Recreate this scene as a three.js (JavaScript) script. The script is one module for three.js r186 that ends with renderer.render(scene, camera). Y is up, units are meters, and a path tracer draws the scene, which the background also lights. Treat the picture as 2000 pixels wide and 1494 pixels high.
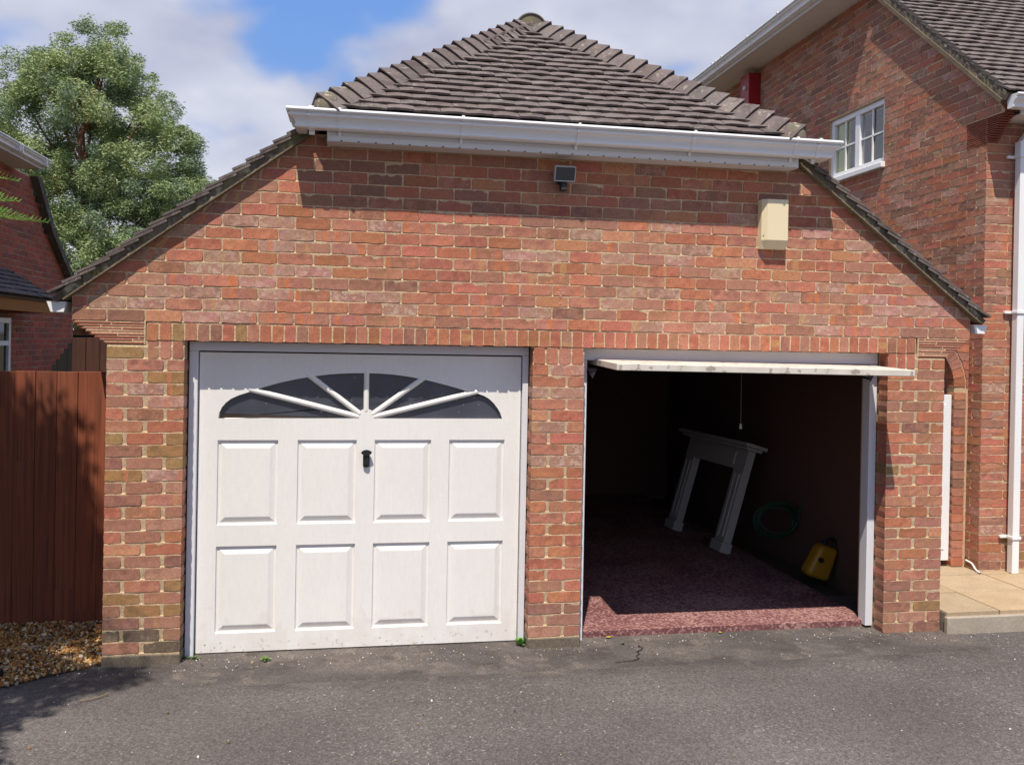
import * as THREE from 'three';
import { mergeGeometries } from 'three/addons/utils/BufferGeometryUtils.js';
import { RoundedBoxGeometry } from 'three/addons/geometries/RoundedBoxGeometry.js';

/* ---------- camera, sky, sun, exposure ---------- */
const scene = new THREE.Scene();
const camera = new THREE.PerspectiveCamera(47.44, 1024 / 764, 0.1, 2000);
camera.rotation.order = 'YXZ';
camera.position.set(1.5051, 2.0173, 5.6036);
camera.rotation.set(-0.0044, -0.1738, 0.0185);
camera.setViewOffset(2000, 1494, 0, 71.5, 2000, 1494);        // the lens is shifted down a little
const EXPOSURE = 1.27;
const renderer = new THREE.WebGLRenderer({ antialias: true });
renderer.toneMapping = THREE.LinearToneMapping;
renderer.toneMappingExposure = EXPOSURE;
renderer.shadowMap.enabled = true;

/* ---------- noise ---------- */
let seedState = 12345;
function rnd() { seedState = (seedState + 0x6D2B79F5) | 0; let t = Math.imul(seedState ^ (seedState >>> 15), 1 | seedState); t = (t + Math.imul(t ^ (t >>> 7), 61 | t)) ^ t; return ((t ^ (t >>> 14)) >>> 0) / 4294967296; }
const rr = (a, b) => a + (b - a) * rnd();
const pick = (a) => a[Math.floor(rnd() * a.length)];
function h3(x, y, z) { let n = Math.imul(x, 374761393) + Math.imul(y, 668265263) + Math.imul(z, 2147483647 ^ 0x5bd1e995); n = Math.imul(n ^ (n >>> 13), 1274126177); return ((n ^ (n >>> 16)) >>> 0) / 4294967296; }
const sm = (t) => t * t * (3 - 2 * t);
function vn(x, y, s = 0, p = 0) {
  const xi = Math.floor(x), yi = Math.floor(y), fx = sm(x - xi), fy = sm(y - yi);
  const w = (n) => (p ? ((n % p) + p) % p : n), x0 = w(xi), x1 = w(xi + 1), y0 = w(yi), y1 = w(yi + 1);
  const a = h3(x0, y0, s), b = h3(x1, y0, s), c = h3(x0, y1, s), d = h3(x1, y1, s);
  return a + (b - a) * fx + (c - a + (a - b - c + d) * fx) * fy;
}
function fbm(x, y, s = 0, o = 4, p = 0) { let v = 0, a = 0.5; for (let i = 0; i < o; i++) { v += a * vn(x, y, s + i * 17, p); x *= 2; y *= 2; p *= 2; a *= 0.5; } return v / (1 - Math.pow(0.5, o)); }
function vn3(x, y, z, s) {
  const xi = Math.floor(x), yi = Math.floor(y), zi = Math.floor(z), fx = sm(x - xi), fy = sm(y - yi), fz = sm(z - zi);
  const g = (i, j, k) => h3(xi + i + s * 131, yi + j, zi + k), L = (a, b, t) => a + (b - a) * t;
  return L(L(L(g(0, 0, 0), g(1, 0, 0), fx), L(g(0, 1, 0), g(1, 1, 0), fx), fy), L(L(g(0, 0, 1), g(1, 0, 1), fx), L(g(0, 1, 1), g(1, 1, 1), fx), fy), fz);
}
function fbm3(x, y, z, s, o) { let v = 0, a = 0.5; for (let i = 0; i < o; i++) { v += a * vn3(x, y, z, s + i * 7); x *= 2.03; y *= 2.03; z *= 2.03; a *= 0.5; } return v / (1 - Math.pow(0.5, o)); }
const clamp = (x, a = 0, b = 1) => Math.min(b, Math.max(a, x));
const mixv = (a, b, t) => [a[0] + (b[0] - a[0]) * t, a[1] + (b[1] - a[1]) * t, a[2] + (b[2] - a[2]) * t];
const sstep = (a, b, x) => sm(clamp((x - a) / (b - a)));
const s2l = (c) => { c /= 255; return c <= 0.04045 ? c / 12.92 : Math.pow((c + 0.055) / 1.055, 2.4); };

/* ---------- sky: air and broken cloud ---------- */
{
  const W = 2048, H = 1024, data = new Float32Array(W * H * 4);
  const lin = (r, g, b) => [s2l(r) / EXPOSURE, s2l(g) / EXPOSURE, s2l(b) / EXPOSURE];
  const blueHi = lin(96, 148, 226), blueLo = lin(168, 200, 240), cloudHi = lin(238, 240, 249), cloudLo = lin(184, 189, 212), ground = lin(120, 112, 105);
  for (let j = 0; j < H; j++) for (let i = 0; i < W; i++) {
    const v = (j + 0.5) / H, u = (i + 0.5) / W, el = (v - 0.5) * Math.PI, ph = (u - 0.5) * 2 * Math.PI, o = (j * W + i) * 4;
    let c = ground;
    if (el > -0.02) {
      const y = Math.sin(el), x = Math.cos(el) * Math.cos(ph), z = Math.cos(el) * Math.sin(ph), k = 1 / (y + 0.35);
      const wx = x * k, wz = z * k, az = Math.atan2(x, -z);
      const n = fbm3(wx * 2.6 + 3.1, y * 2.2, wz * 2.6 + 8.2, 1, 6), w2 = fbm3(wx * 7, y * 7, wz * 7, 40, 4) - 0.5;
      let d = (n - 0.48) * 5 + 0.4;
      // the clear gap that opens over the roof, and the small one to its right
      const hole = (a, e, ra, re) => Math.exp(-(((az - a) / ra) ** 2 + ((el - e) / re) ** 2));
      const vis = Math.exp(-((az / 0.75) ** 4)) * Math.exp(-((el / 0.6) ** 4));
      d = d * (1 - 0.75 * vis) + vis * 1.45;
      d += w2 * 2.1 + (fbm3(wx * 16, y * 16, wz * 16, 55, 4) - 0.5) * 0.9;
      d -= 2.6 * hole(-0.03, 0.40, 0.135, 0.085) + 0.9 * hole(-0.085, 0.30, 0.05, 0.022) + 1.35 * hole(0.345, 0.30, 0.045, 0.022);
      const a = sstep(0.0, 1.05, d), t = Math.pow(clamp(y), 0.55);
      const blue = mixv(blueLo, blueHi, clamp(t * 1.35));
      const br = clamp(0.5 + (fbm3(wx * 3.5 + 9, y * 4, wz * 3.5, 77, 5) - 0.5) * 2.4 + (0.08 - az) * 0.7 * vis);
      c = mixv(blue, mixv(cloudLo, cloudHi, br), a * 0.96);
    }
    data[o] = c[0]; data[o + 1] = c[1]; data[o + 2] = c[2]; data[o + 3] = 1;
  }
  const sky = new THREE.DataTexture(data, W, H, THREE.RGBAFormat, THREE.FloatType);
  sky.mapping = THREE.EquirectangularReflectionMapping; sky.magFilter = sky.minFilter = THREE.LinearFilter; sky.needsUpdate = true;
  scene.background = sky; scene.environment = sky;
}
const SUN = new THREE.Vector3(-0.34, 2.05, 1).normalize();
const sun = new THREE.DirectionalLight(new THREE.Color(1, 0.935, 0.825), 4.6);
sun.position.copy(SUN).multiplyScalar(40).add(new THREE.Vector3(2, 0, 0)); sun.target.position.set(2, 0, 0);
sun.castShadow = true; sun.shadow.mapSize.set(4096, 4096);
Object.assign(sun.shadow.camera, { left: -16, right: 16, top: 16, bottom: -16, near: 1, far: 90 });
scene.add(sun, sun.target);

/* ---------- textures and materials ---------- */
function tex(w, h, f, repeat = true, srgb = true) {
  const d = new Uint8Array(w * h * 4);
  for (let y = 0; y < h; y++) for (let x = 0; x < w; x++) { const c = f(x / w, y / h, x, y), o = (y * w + x) * 4; d[o] = clamp(c[0], 0, 255); d[o + 1] = clamp(c[1], 0, 255); d[o + 2] = clamp(c[2], 0, 255); d[o + 3] = 255; }
  const t = new THREE.DataTexture(d, w, h, THREE.RGBAFormat);
  t.magFilter = t.minFilter = THREE.LinearFilter; t.wrapS = t.wrapT = repeat ? THREE.RepeatWrapping : THREE.ClampToEdgeWrapping;
  if (srgb) t.colorSpace = THREE.SRGBColorSpace;
  t.needsUpdate = true; return t;
}
const std = (o) => new THREE.MeshStandardMaterial({ roughness: 0.85, ...o });
const srgb = (r, g, b) => new THREE.Color().setRGB(r / 255, g / 255, b / 255, THREE.SRGBColorSpace);

// 128 brick faces in one sheet: 8 across, 16 down
const CELLS = { red: [0, 28], pink: [28, 52], brown: [52, 66], bloom: [66, 82], banded: [82, 98], olive: [98, 106], plum: [106, 114], grime: [114, 122], orange: [122, 128] };
const BASE = { red: [182, 112, 85], pink: [184, 121, 95], brown: [168, 116, 95], bloom: [178, 130, 110], banded: [182, 119, 97], olive: [166, 124, 82], plum: [158, 110, 90], grime: [124, 102, 84], orange: [187, 117, 86] };
const brickAtlas = (() => {
  const meta = [];
  for (const [k, [a, b]] of Object.entries(CELLS)) for (let i = a; i < b; i++) {
    const kk = rr(0.86, 0.97), base = BASE[k].map((c) => c * kk), bands = [], nb = k === 'banded' ? 2 : rnd() < 0.3 ? 1 : 0;
    base[1] *= rr(0.97, 1.03); base[2] *= rr(0.96, 1.04); const ka = rr(0.86, 1.06);
    for (let q = 0; q < nb; q++) bands.push([rr(0.05, 0.95), rr(0.04, 0.11), k === 'banded' ? [190, 108, 66] : pick([[188, 110, 78], [156, 104, 84], [176, 132, 84]]), rr(0.3, 0.7)]);
    meta[i] = { k, base, bands, s: i * 31 + 7, bl: k === 'bloom' ? rr(0.55, 1) : k === 'pink' || k === 'banded' ? rr(0.05, 0.3) : rnd() < 0.2 ? rr(0.1, 0.25) : 0, alt: [base[0] * ka, base[1] * ka * rr(0.96, 1.05), base[2] * ka * rr(0.95, 1.06)] };
  }
  return tex(2048, 1280, (u, v) => {
    const ci = Math.floor(u * 8), cj = Math.floor(v * 16), m = meta[cj * 8 + ci], x = u * 8 - ci, y = v * 16 - cj, X = x * 3.3;
    let c = mixv(m.base, m.alt, sstep(0.35, 0.68, fbm(X * 1.7, y * 1.7, m.s, 3)));
    for (const [bx, bw, bc, ba] of m.bands) c = mixv(c, bc, ba * (1 - sstep(bw * 0.75, bw * 1.15, Math.abs(x - bx + (vn(x * 3, y * 7, m.s + 3) - 0.5) * 0.04))));
    if (m.bl) { const f = fbm(X * 2.3 + 5, y * 2.6, m.s + 60, 4), e = sstep(0.48, 0.72, f) * m.bl; c = mixv(c, [202, 178, 163], e * 0.5); }
    const g = vn(x * 110, y * 34, m.s + 90) - 0.5, g2 = vn(x * 38, y * 12, m.s + 91) - 0.5, q = 1 + g * 0.17 + g2 * 0.15;
    c = [c[0] * q, c[1] * q, c[2] * q];
    const pit = vn(x * 64, y * 20, m.s + 95); if (pit > 0.93) c = mixv(c, [60, 36, 30], (pit - 0.93) * 9);
    if (pit < 0.035) c = mixv(c, [215, 190, 165], 0.45);
    if (m.k === 'grime') { const f = fbm(X * 3, y * 3, m.s + 30, 4); c = mixv(c, [90, 75, 62], sstep(0.45, 0.7, f) * 0.7); c = mixv(c, [136, 126, 112], sstep(0.62, 0.8, fbm(X * 4 + 9, y * 4, m.s + 35, 3)) * 0.5); }
    return c;
  }, false);
})();
const matBrick = std({ map: brickAtlas, roughness: 0.92 });
const sandTex = (a, b, s, n = 1) => tex(512, 512, (u, v) => { const f = fbm(u * 8, v * 8, s, 4, 8), g = vn(u * 256, v * 256, s + 5, 256), g2 = vn(u * 96, v * 96, s + 8, 96); const c = mixv(a, b, f); const q = 1 + ((g - 0.5) * 0.34 + (g2 - 0.5) * 0.16) * n; return [c[0] * q, c[1] * q, c[2] * q]; });
const mortarTex = sandTex([178, 152, 120], [199, 172, 139], 11); mortarTex.repeat.set(1.3, 1.3);
const matMortar = std({ map: mortarTex, roughness: 0.95 });
const matMortarGrey = std({ map: sandTex([128, 116, 104], [150, 138, 124], 23), roughness: 0.95 });
const matTileRed = std({ color: srgb(140, 76, 58), roughness: 0.9 });
const tileTex = tex(1024, 1024, (u, v) => {
  let c = mixv([88, 79, 76], [120, 110, 106], fbm(u * 6, v * 6, 201, 4, 6));
  c = mixv(c, [70, 60, 57], sstep(0.55, 0.75, fbm(u * 14, v * 14, 230, 3, 14)) * 0.5);
  c = mixv(c, [152, 146, 132], sstep(0.71, 0.8, fbm(u * 40, v * 40, 260, 3, 40)) * 0.6);
  const q = 1 + (vn(u * 400, v * 400, 270, 400) - 0.5) * 0.3; return [c[0] * q, c[1] * q, c[2] * q];
});
const tileMats = [[1, 1, 1], [0.86, 0.83, 0.82], [1.08, 1.05, 1.03], [0.93, 0.87, 0.85], [1.03, 0.98, 0.99]].map((c) => std({ map: tileTex, color: new THREE.Color().setRGB(...c), roughness: 0.93 }));
const lichenTex = tex(512, 512, (u, v) => {
  let c = mixv([92, 84, 74], [126, 116, 100], fbm(u * 8, v * 8, 301, 4, 8));
  c = mixv(c, [178, 172, 150], sstep(0.62, 0.72, fbm(u * 14, v * 14, 333, 4, 14)) * 0.75);
  c = mixv(c, [120, 118, 70], sstep(0.66, 0.76, fbm(u * 10 + 3, v * 10, 361, 3, 10)) * 0.55); return c;
});
const matLichen = std({ map: lichenTex, roughness: 0.95 });
const matUndercloak = std({ map: sandTex([98, 84, 66], [128, 112, 90], 44), roughness: 0.95 });
const whiteTex = tex(512, 512, (u, v) => { const f = fbm(u * 5, v * 5, 401, 4, 5), q = 1 + (vn(u * 256, v * 256, 402, 256) - 0.5) * 0.025; const c = mixv([226, 225, 224], [234, 233, 232], f); return c.map((x) => x * q); });
const matUPVC = new THREE.MeshPhysicalMaterial({ map: whiteTex, roughness: 0.32, clearcoat: 0.15, clearcoatRoughness: 0.3 });
const matFrame = std({ map: whiteTex, color: srgb(238, 238, 243), roughness: 0.5 });
const matSoffit = std({ map: whiteTex, color: srgb(236, 233, 230), roughness: 0.5 });
// uv in metres over the closed door, 2.2 across: dirt lies along the foot
const doorTex = tex(1024, 1024, (u, v) => {
  let c = mixv([224, 219, 213], [232, 228, 223], fbm(u * 6, v * 6, 501, 4));
  const grain = vn(u * 220, v * 40, 505) - 0.5, gr2 = vn(u * 512, v * 512, 506) - 0.5, q = 1 + grain * 0.018 + gr2 * 0.03; c = c.map((x) => x * q);
  const d = fbm(u * 26, v * 18, 511, 4), low = 0.09 + (fbm(u * 9, 3.3, 517, 3) - 0.5) * 0.08 + (fbm(u * 40, v * 40, 518, 3) - 0.5) * 0.12;
  if (v < low) c = mixv(c, [214, 202, 192], sstep(0.36, 0.62, d) * 0.3);
  if (v < 0.025 + 0.02 * d) c = mixv(c, [120, 112, 100], sstep(0.66, 0.8, fbm(u * 110, v * 110, 530, 3)) * (u < 0.1 ? 0.6 : 0.25));
  return c;
}, false);
const matDoor = std({ map: doorTex, roughness: 0.42 });
const dirtyDoorTex = tex(512, 512, (u, v) => { let c = mixv([196, 186, 172], [222, 214, 202], fbm(u * 10, v * 10, 541, 4, 10)); c = mixv(c, [120, 112, 100], sstep(0.62, 0.75, fbm(u * 26, v * 26, 551, 4, 26)) * 0.55); return c; });
const matOpenDoor = std({ map: dirtyDoorTex, roughness: 0.6 });
const matBlack = std({ color: srgb(28, 28, 30), roughness: 0.45 });
const matDarkMetal = std({ color: srgb(60, 60, 62), roughness: 0.5, metalness: 0.6 });
const paneTex = tex(512, 256, (u, v) => { const f = fbm(u * 14, v * 8, 601, 5), c = mixv([46, 47, 58], [74, 76, 86], f); const s = vn(u * 150, v * 90, 610); return s > 0.965 ? [150, 150, 155] : c; });
const matDoorPane = new THREE.MeshPhysicalMaterial({ map: paneTex, roughness: 0.35, clearcoat: 0.6, clearcoatRoughness: 0.06 });
const matGlass = new THREE.MeshPhysicalMaterial({ color: srgb(14, 17, 16), roughness: 0.02, ior: 1.6 }), matPane = new THREE.MeshPhysicalMaterial({ color: 0xffffff, transmission: 1, thickness: 0, roughness: 0.01, ior: 1.6 });
const woodTex = tex(512, 1024, (u, v) => { const w = fbm(u * 3, v * 1.2, 640, 3), g = fbm(u * 46 + w * 4, v * 3.2, 641, 4); let c = mixv([106, 54, 33], [150, 80, 48], g); c = mixv(c, [84, 42, 28], sstep(0.64, 0.8, fbm(u * 60 + w * 6, v * 4, 650, 3)) * 0.6); return c; });
const woodMats = [[1, 1, 1], [0.88, 0.85, 0.85], [1.1, 1.06, 1.02]].map((c) => std({ map: woodTex, color: new THREE.Color().setRGB(...c), roughness: 0.75 }));
const matDarkWood = std({ map: woodTex, color: new THREE.Color().setRGB(0.3, 0.36, 0.4), roughness: 0.85 });
const matCream = std({ color: srgb(222, 206, 170), roughness: 0.5 });
const matRedBox = std({ color: srgb(150, 24, 34), roughness: 0.45 });
const matInside = std({ color: srgb(104, 74, 62), roughness: 0.95 });
const matBoardIn = std({ color: srgb(96, 82, 70), roughness: 0.95 });

/* ---------- helpers ---------- */
const names = new Map();
const numbered = (n) => { const k = names.get(n) || 0; names.set(n, k + 1); return k ? n + '_' + String(k).padStart(3, '0') : n; };
const tag = (o, label, category, group, kind) => { if (label) o.userData.label = label; if (category) o.userData.category = category; if (group) o.userData.group = group; if (kind) o.userData.kind = kind; return o; };
function mesh(name, geo, mat, parent = scene) { const m = new THREE.Mesh(Array.isArray(geo) ? merge(geo) : geo, mat); m.name = parent === scene ? numbered(name) : name; m.castShadow = m.receiveShadow = true; parent.add(m); return m; }
function thing(name, label, category, pos = [0, 0, 0], group) { const g = new THREE.Group(); g.name = numbered(name); g.position.set(...pos); scene.add(g); return tag(g, label, category, group); }
const structure = (name, geo, mat) => tag(mesh(name, geo, mat), null, null, null, 'structure');
function merge(list) { const l = list.map((g) => { let q = g.index ? g.toNonIndexed() : g; q = q === g ? g.clone() : q; for (const a of Object.keys(q.attributes)) if (!['position', 'normal', 'uv'].includes(a)) q.deleteAttribute(a); if (!q.attributes.uv) q.setAttribute('uv', new THREE.BufferAttribute(new Float32Array(q.attributes.position.count * 2), 2)); if (!q.attributes.normal) q.computeVertexNormals(); return q; }); return mergeGeometries(l, false); }
const V = (x, y, z) => new THREE.Vector3(x, y, z);
// uv in metres from the largest component of each face's normal
function metreUV(g, s = 1) {
  const q = g.index ? g.toNonIndexed() : g, p = q.attributes.position, uv = new Float32Array(p.count * 2), a = V(), b = V(), c = V();
  for (let i = 0; i < p.count; i += 3) {
    a.fromBufferAttribute(p, i); b.fromBufferAttribute(p, i + 1); c.fromBufferAttribute(p, i + 2);
    const n = b.clone().sub(a).cross(c.clone().sub(a)), x = Math.abs(n.x), y = Math.abs(n.y), z = Math.abs(n.z);
    [a, b, c].forEach((w, k) => { const [uu, vv] = x > y && x > z ? [w.z, w.y] : y > z ? [w.x, w.z] : [w.x, w.y]; uv[(i + k) * 2] = uu * s; uv[(i + k) * 2 + 1] = vv * s; });
  }
  q.setAttribute('uv', new THREE.BufferAttribute(uv, 2)); return q;
}
function box(x0, x1, y0, y1, z0, z1, r = 0) {
  const w = x1 - x0, h = y1 - y0, d = z1 - z0, g = r ? new RoundedBoxGeometry(w, h, d, 2, r) : new THREE.BoxGeometry(w, h, d);
  return metreUV(g.translate((x0 + x1) / 2, (y0 + y1) / 2, (z0 + z1) / 2));
}
function geoFrom(pos, uv, smooth = false) { const g = new THREE.BufferGeometry(); g.setAttribute('position', new THREE.BufferAttribute(new Float32Array(pos), 3)); if (uv) g.setAttribute('uv', new THREE.BufferAttribute(new Float32Array(uv), 2)); g.computeVertexNormals(); return g; }
const tube = (pts, r, seg = 24, rad = 8) => new THREE.TubeGeometry(new THREE.CatmullRomCurve3(pts.map((p) => V(...p))), seg, r, rad);
function cyl(a, b, r0, r1 = r0, n = 12) { const A = V(...a), B = V(...b), L = A.distanceTo(B), g = new THREE.CylinderGeometry(r1, r0, L, n); g.applyQuaternion(new THREE.Quaternion().setFromUnitVectors(V(0, 1, 0), B.clone().sub(A).normalize())); return g.translate(...A.add(B).multiplyScalar(0.5).toArray()); }
const basis = (o, u, v, n) => new THREE.Matrix4().makeBasis(V(...u), V(...v), V(...n)).setPosition(...o);
const FRONT = basis([0, 0, 0], [1, 0, 0], [0, 1, 0], [0, 0, 1]);

/* ---------- bricks ---------- */
function cellUV(cell, u, v) { const i = cell % 8, j = Math.floor(cell / 8); return [(i + 0.02 + 0.96 * u) / 8, (j + 0.05 + 0.9 * v) / 16]; }
// a brick face from four corners (bottom left, bottom right, top right, top left), edges a little ragged, sides going back
function brickShape(q, cell, depth, nx = 5, ny = 2, rag = 1, u0 = 0, u1 = 1, turned = false) {
  const P = [], U = [], pos = [], uv = [], cr = 0.003;
  const at = (s, t) => { const a = 1 - s, b = 1 - t; return [q[0][0] * a * b + q[1][0] * s * b + q[2][0] * s * t + q[3][0] * a * t, q[0][1] * a * b + q[1][1] * s * b + q[2][1] * s * t + q[3][1] * a * t]; };
  for (let j = 0; j <= ny; j++) for (let i = 0; i <= nx; i++) {
    const s = i / nx, t = j / ny, [x, y] = at(s, t), eb = j === 0, et = j === ny, ex = i === 0 || i === nx;
    let dx = 0, dy = 0;
    if (eb) dy = rr(-0.0033, 0.0012) * rag; if (et) dy = rr(-0.0012, 0.0008) * rag; if (ex) dx = rr(-0.001, 0.001) * rag;
    if (ex && (eb || et)) { dx += (i === 0 ? 1 : -1) * cr * 0.8; dy += (eb ? 1 : -1) * cr * 0.5; }
    P.push([x + dx, y + dy, rr(-0.0011, 0.0011) * rag + (eb ? 0.0012 : 0)]);
    U.push(turned ? cellUV(cell, u0 + (u1 - u0) * t, s) : cellUV(cell, u0 + (u1 - u0) * s, t));
  }
  const id = (i, j) => j * (nx + 1) + i, put = (k) => { pos.push(...P[k]); uv.push(...U[k]); };
  for (let j = 0; j < ny; j++) for (let i = 0; i < nx; i++) { const a = id(i, j), b = id(i + 1, j), c = id(i + 1, j + 1), d = id(i, j + 1); [a, b, c, a, c, d].forEach(put); }
  const ring = []; for (let i = 0; i < nx; i++) ring.push(id(i, 0)); for (let j = 0; j < ny; j++) ring.push(id(nx, j)); for (let i = nx; i > 0; i--) ring.push(id(i, ny)); for (let j = ny; j > 0; j--) ring.push(id(0, j));
  const cx = (q[0][0] + q[2][0]) / 2, cy = (q[0][1] + q[2][1]) / 2, nR = ring.length, back = [], bu = [], mid = [];
  ring.forEach((k) => { const [x, y, z] = P[k], f = 0.0014; mid.push([x + Math.sign(x - cx) * f, y + Math.sign(y - cy) * f, z - 0.003]); back.push([x + Math.sign(x - cx) * f, y + Math.sign(y - cy) * f, -depth]); const s = turned ? U[k][0] : U[k][0] + (x > cx ? -1 : 1) * Math.min(0.45, depth / 0.25) / 8; bu.push([s, U[k][1]]); });
  for (let k = 0; k < nR; k++) {
    const l = (k + 1) % nR, A = P[ring[k]], B = P[ring[l]], ua = U[ring[k]], ub = U[ring[l]];
    for (const [p, w] of [[A, ua], [mid[k], ua], [mid[l], ub], [A, ua], [mid[l], ub], [B, ub], [mid[k], ua], [back[k], bu[k]], [back[l], bu[l]], [mid[k], ua], [back[l], bu[l]], [mid[l], ub]]) { pos.push(...p); uv.push(...w); }
  }
  return geoFrom(pos, uv);
}
const rect = (w, h) => [[-w / 2, -h / 2], [w / 2, -h / 2], [w / 2, h / 2], [-w / 2, h / 2]];
const cellOf = (type) => { const [a, b] = CELLS[type]; return a + Math.floor(rnd() * (b - a)); };
const shapeCache = new Map();
// shared shapes: per kind ('s' stretcher, 'h' header, 'v' upright) and face
function sharedBrick(kind, cell, deep) {
  const key = kind + cell + (deep || '');
  if (!shapeCache.has(key)) {
    const d = deep || 0.016, off = rr(0, 0.5);
    shapeCache.set(key, kind === 's' ? brickShape(rect(0.21, 0.065), cell, d) : kind === 'h' ? brickShape(rect(0.1025, 0.065), cell, d, 3, 2, 1, off, off + 0.48) : brickShape(rect(0.0625, 0.1025), cell, d, 2, 3, 0.8, off, off + 0.48, true));
  }
  return shapeCache.get(key);
}
class Masonry {
  constructor(frame) { this.frame = frame; this.items = []; }
  add(x, y, w, h, type, kind = 's', deep = 0, z = 0) {        // (x, y) bottom left
    const c = cellOf(type), g = sharedBrick(kind, c, deep), s = kind === 's' ? [0.21, 0.065] : kind === 'h' ? [0.1025, 0.065] : [0.0625, 0.1025];
    const m = new THREE.Matrix4().compose(V(x + w / 2, y + h / 2, z + rr(-0.0014, 0.0014)), new THREE.Quaternion().setFromEuler(new THREE.Euler(rr(-1, 1) * 0.012, rr(-1, 1) * 0.006, rr(-1, 1) * 0.006)), V(w / s[0], h / s[1], 1));
    this.items.push({ g, m: this.frame.clone().multiply(m), a: w * h });
  }
  cut(q, type, deep = 0.016) { this.items.push({ g: brickShape(q, cellOf(type), deep), m: this.frame.clone(), a: Math.abs((q[1][0] - q[0][0] + q[2][0] - q[3][0]) / 2 * (q[3][1] - q[0][1])) }); }
}
const P3 = V(), camPos = camera.position;
camera.updateMatrixWorld(true); camera.updateProjectionMatrix();
const toNDC = (p) => p.clone().project(camera);
function commit(items, parent, name, massName, mat, most = 300) {
  for (const it of items) { it.g.computeBoundingSphere(); P3.copy(it.g.boundingSphere.center).applyMatrix4(it.m); const n = toNDC(P3); it.s = (Math.abs(n.x) < 1.05 && Math.abs(n.y) < 1.05 && n.z < 1 ? 1 : 0.001) * it.a / P3.distanceToSquared(camPos); }
  items.sort((a, b) => b.s - a.s);
  items.slice(0, most).forEach((it) => { const o = mesh(name, it.g, it.mat || mat, parent); o.matrixAutoUpdate = true; it.m.decompose(o.position, o.quaternion, o.scale); });
  const byMat = new Map(); items.slice(most).forEach((it) => { const k = it.mat || mat; if (!byMat.has(k)) byMat.set(k, []); byMat.get(k).push(it.g.clone().applyMatrix4(it.m)); });
  if (byMat.size === 1) for (const [k, l] of byMat) tag(mesh(massName, merge(l), k, parent), null, null, null, 'stuff');
  else if (byMat.size) { const gs = [], ms = []; for (const [k, l] of byMat) { gs.push(merge(l)); ms.push(k); } const o = mesh(massName, mergeGeometries(gs, true), ms, parent); tag(o, null, null, null, 'stuff'); }
}
// the bed of mortar behind the bricks: joints struck to a slope, courses 75 mm apart from yBase
function mortarSheet(frame, y0, y1, xl, xr, yBase = 0, course = 0.075, dx = 0.07, plain = false) {
  const pos = [], uv = [], ys = [];
  if (plain) { ys.push([y0, -0.0036], [y1, -0.0036]); } else {
    for (let k = Math.floor((y0 - yBase) / course) - 1; ; k++) { const yb = yBase + k * course; if (yb > y1 + 0.02) break; ys.push([yb - 0.0055, -0.0010], [yb + 0.0018, -0.0016], [yb + 0.0065, -0.0064]); }
  }
  const rows = []; let prev = null;
  for (const r of ys) { if (r[0] < y0) { prev = r; continue; } if (r[0] > y1) { if (rows.length) { const l = rows[rows.length - 1]; const t = (y1 - l[0]) / (r[0] - l[0]); rows.push([y1, l[1] + (r[1] - l[1]) * t]); } break; } if (prev && !rows.length) { const t = (y0 - prev[0]) / (r[0] - prev[0]); rows.push([y0, prev[1] + (r[1] - prev[1]) * t]); } rows.push(r); prev = r; }
  const nx = Math.max(2, Math.ceil((xr(y0) - xl(y0)) / dx)), z = (i, j) => rows[j][1] + (h3(i, j, Math.round(y0 * 977) + Math.round(xl(y0) * 313)) - 0.5) * 0.0016;
  const pt = (i, j) => { const y = rows[j][0], a = xl(y), b = xr(y); return V(a + (b - a) * i / nx, y, z(i, j)); };
  for (let j = 0; j + 1 < rows.length; j++) for (let i = 0; i < nx; i++) for (const [a, b] of [[i, j], [i + 1, j], [i + 1, j + 1], [i, j], [i + 1, j + 1], [i, j + 1]]) { const p = pt(a, b); uv.push(p.x, p.y); p.applyMatrix4(frame); pos.push(p.x, p.y, p.z); }
  return geoFrom(pos, uv);
}
const konst = (c) => () => c;
function weighted(w) { const ks = Object.keys(w); let t = 0; for (const k of ks) t += w[k]; let r = rnd() * t; for (const k of ks) { r -= w[k]; if (r <= 0) return k; } return ks[0]; }

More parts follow.
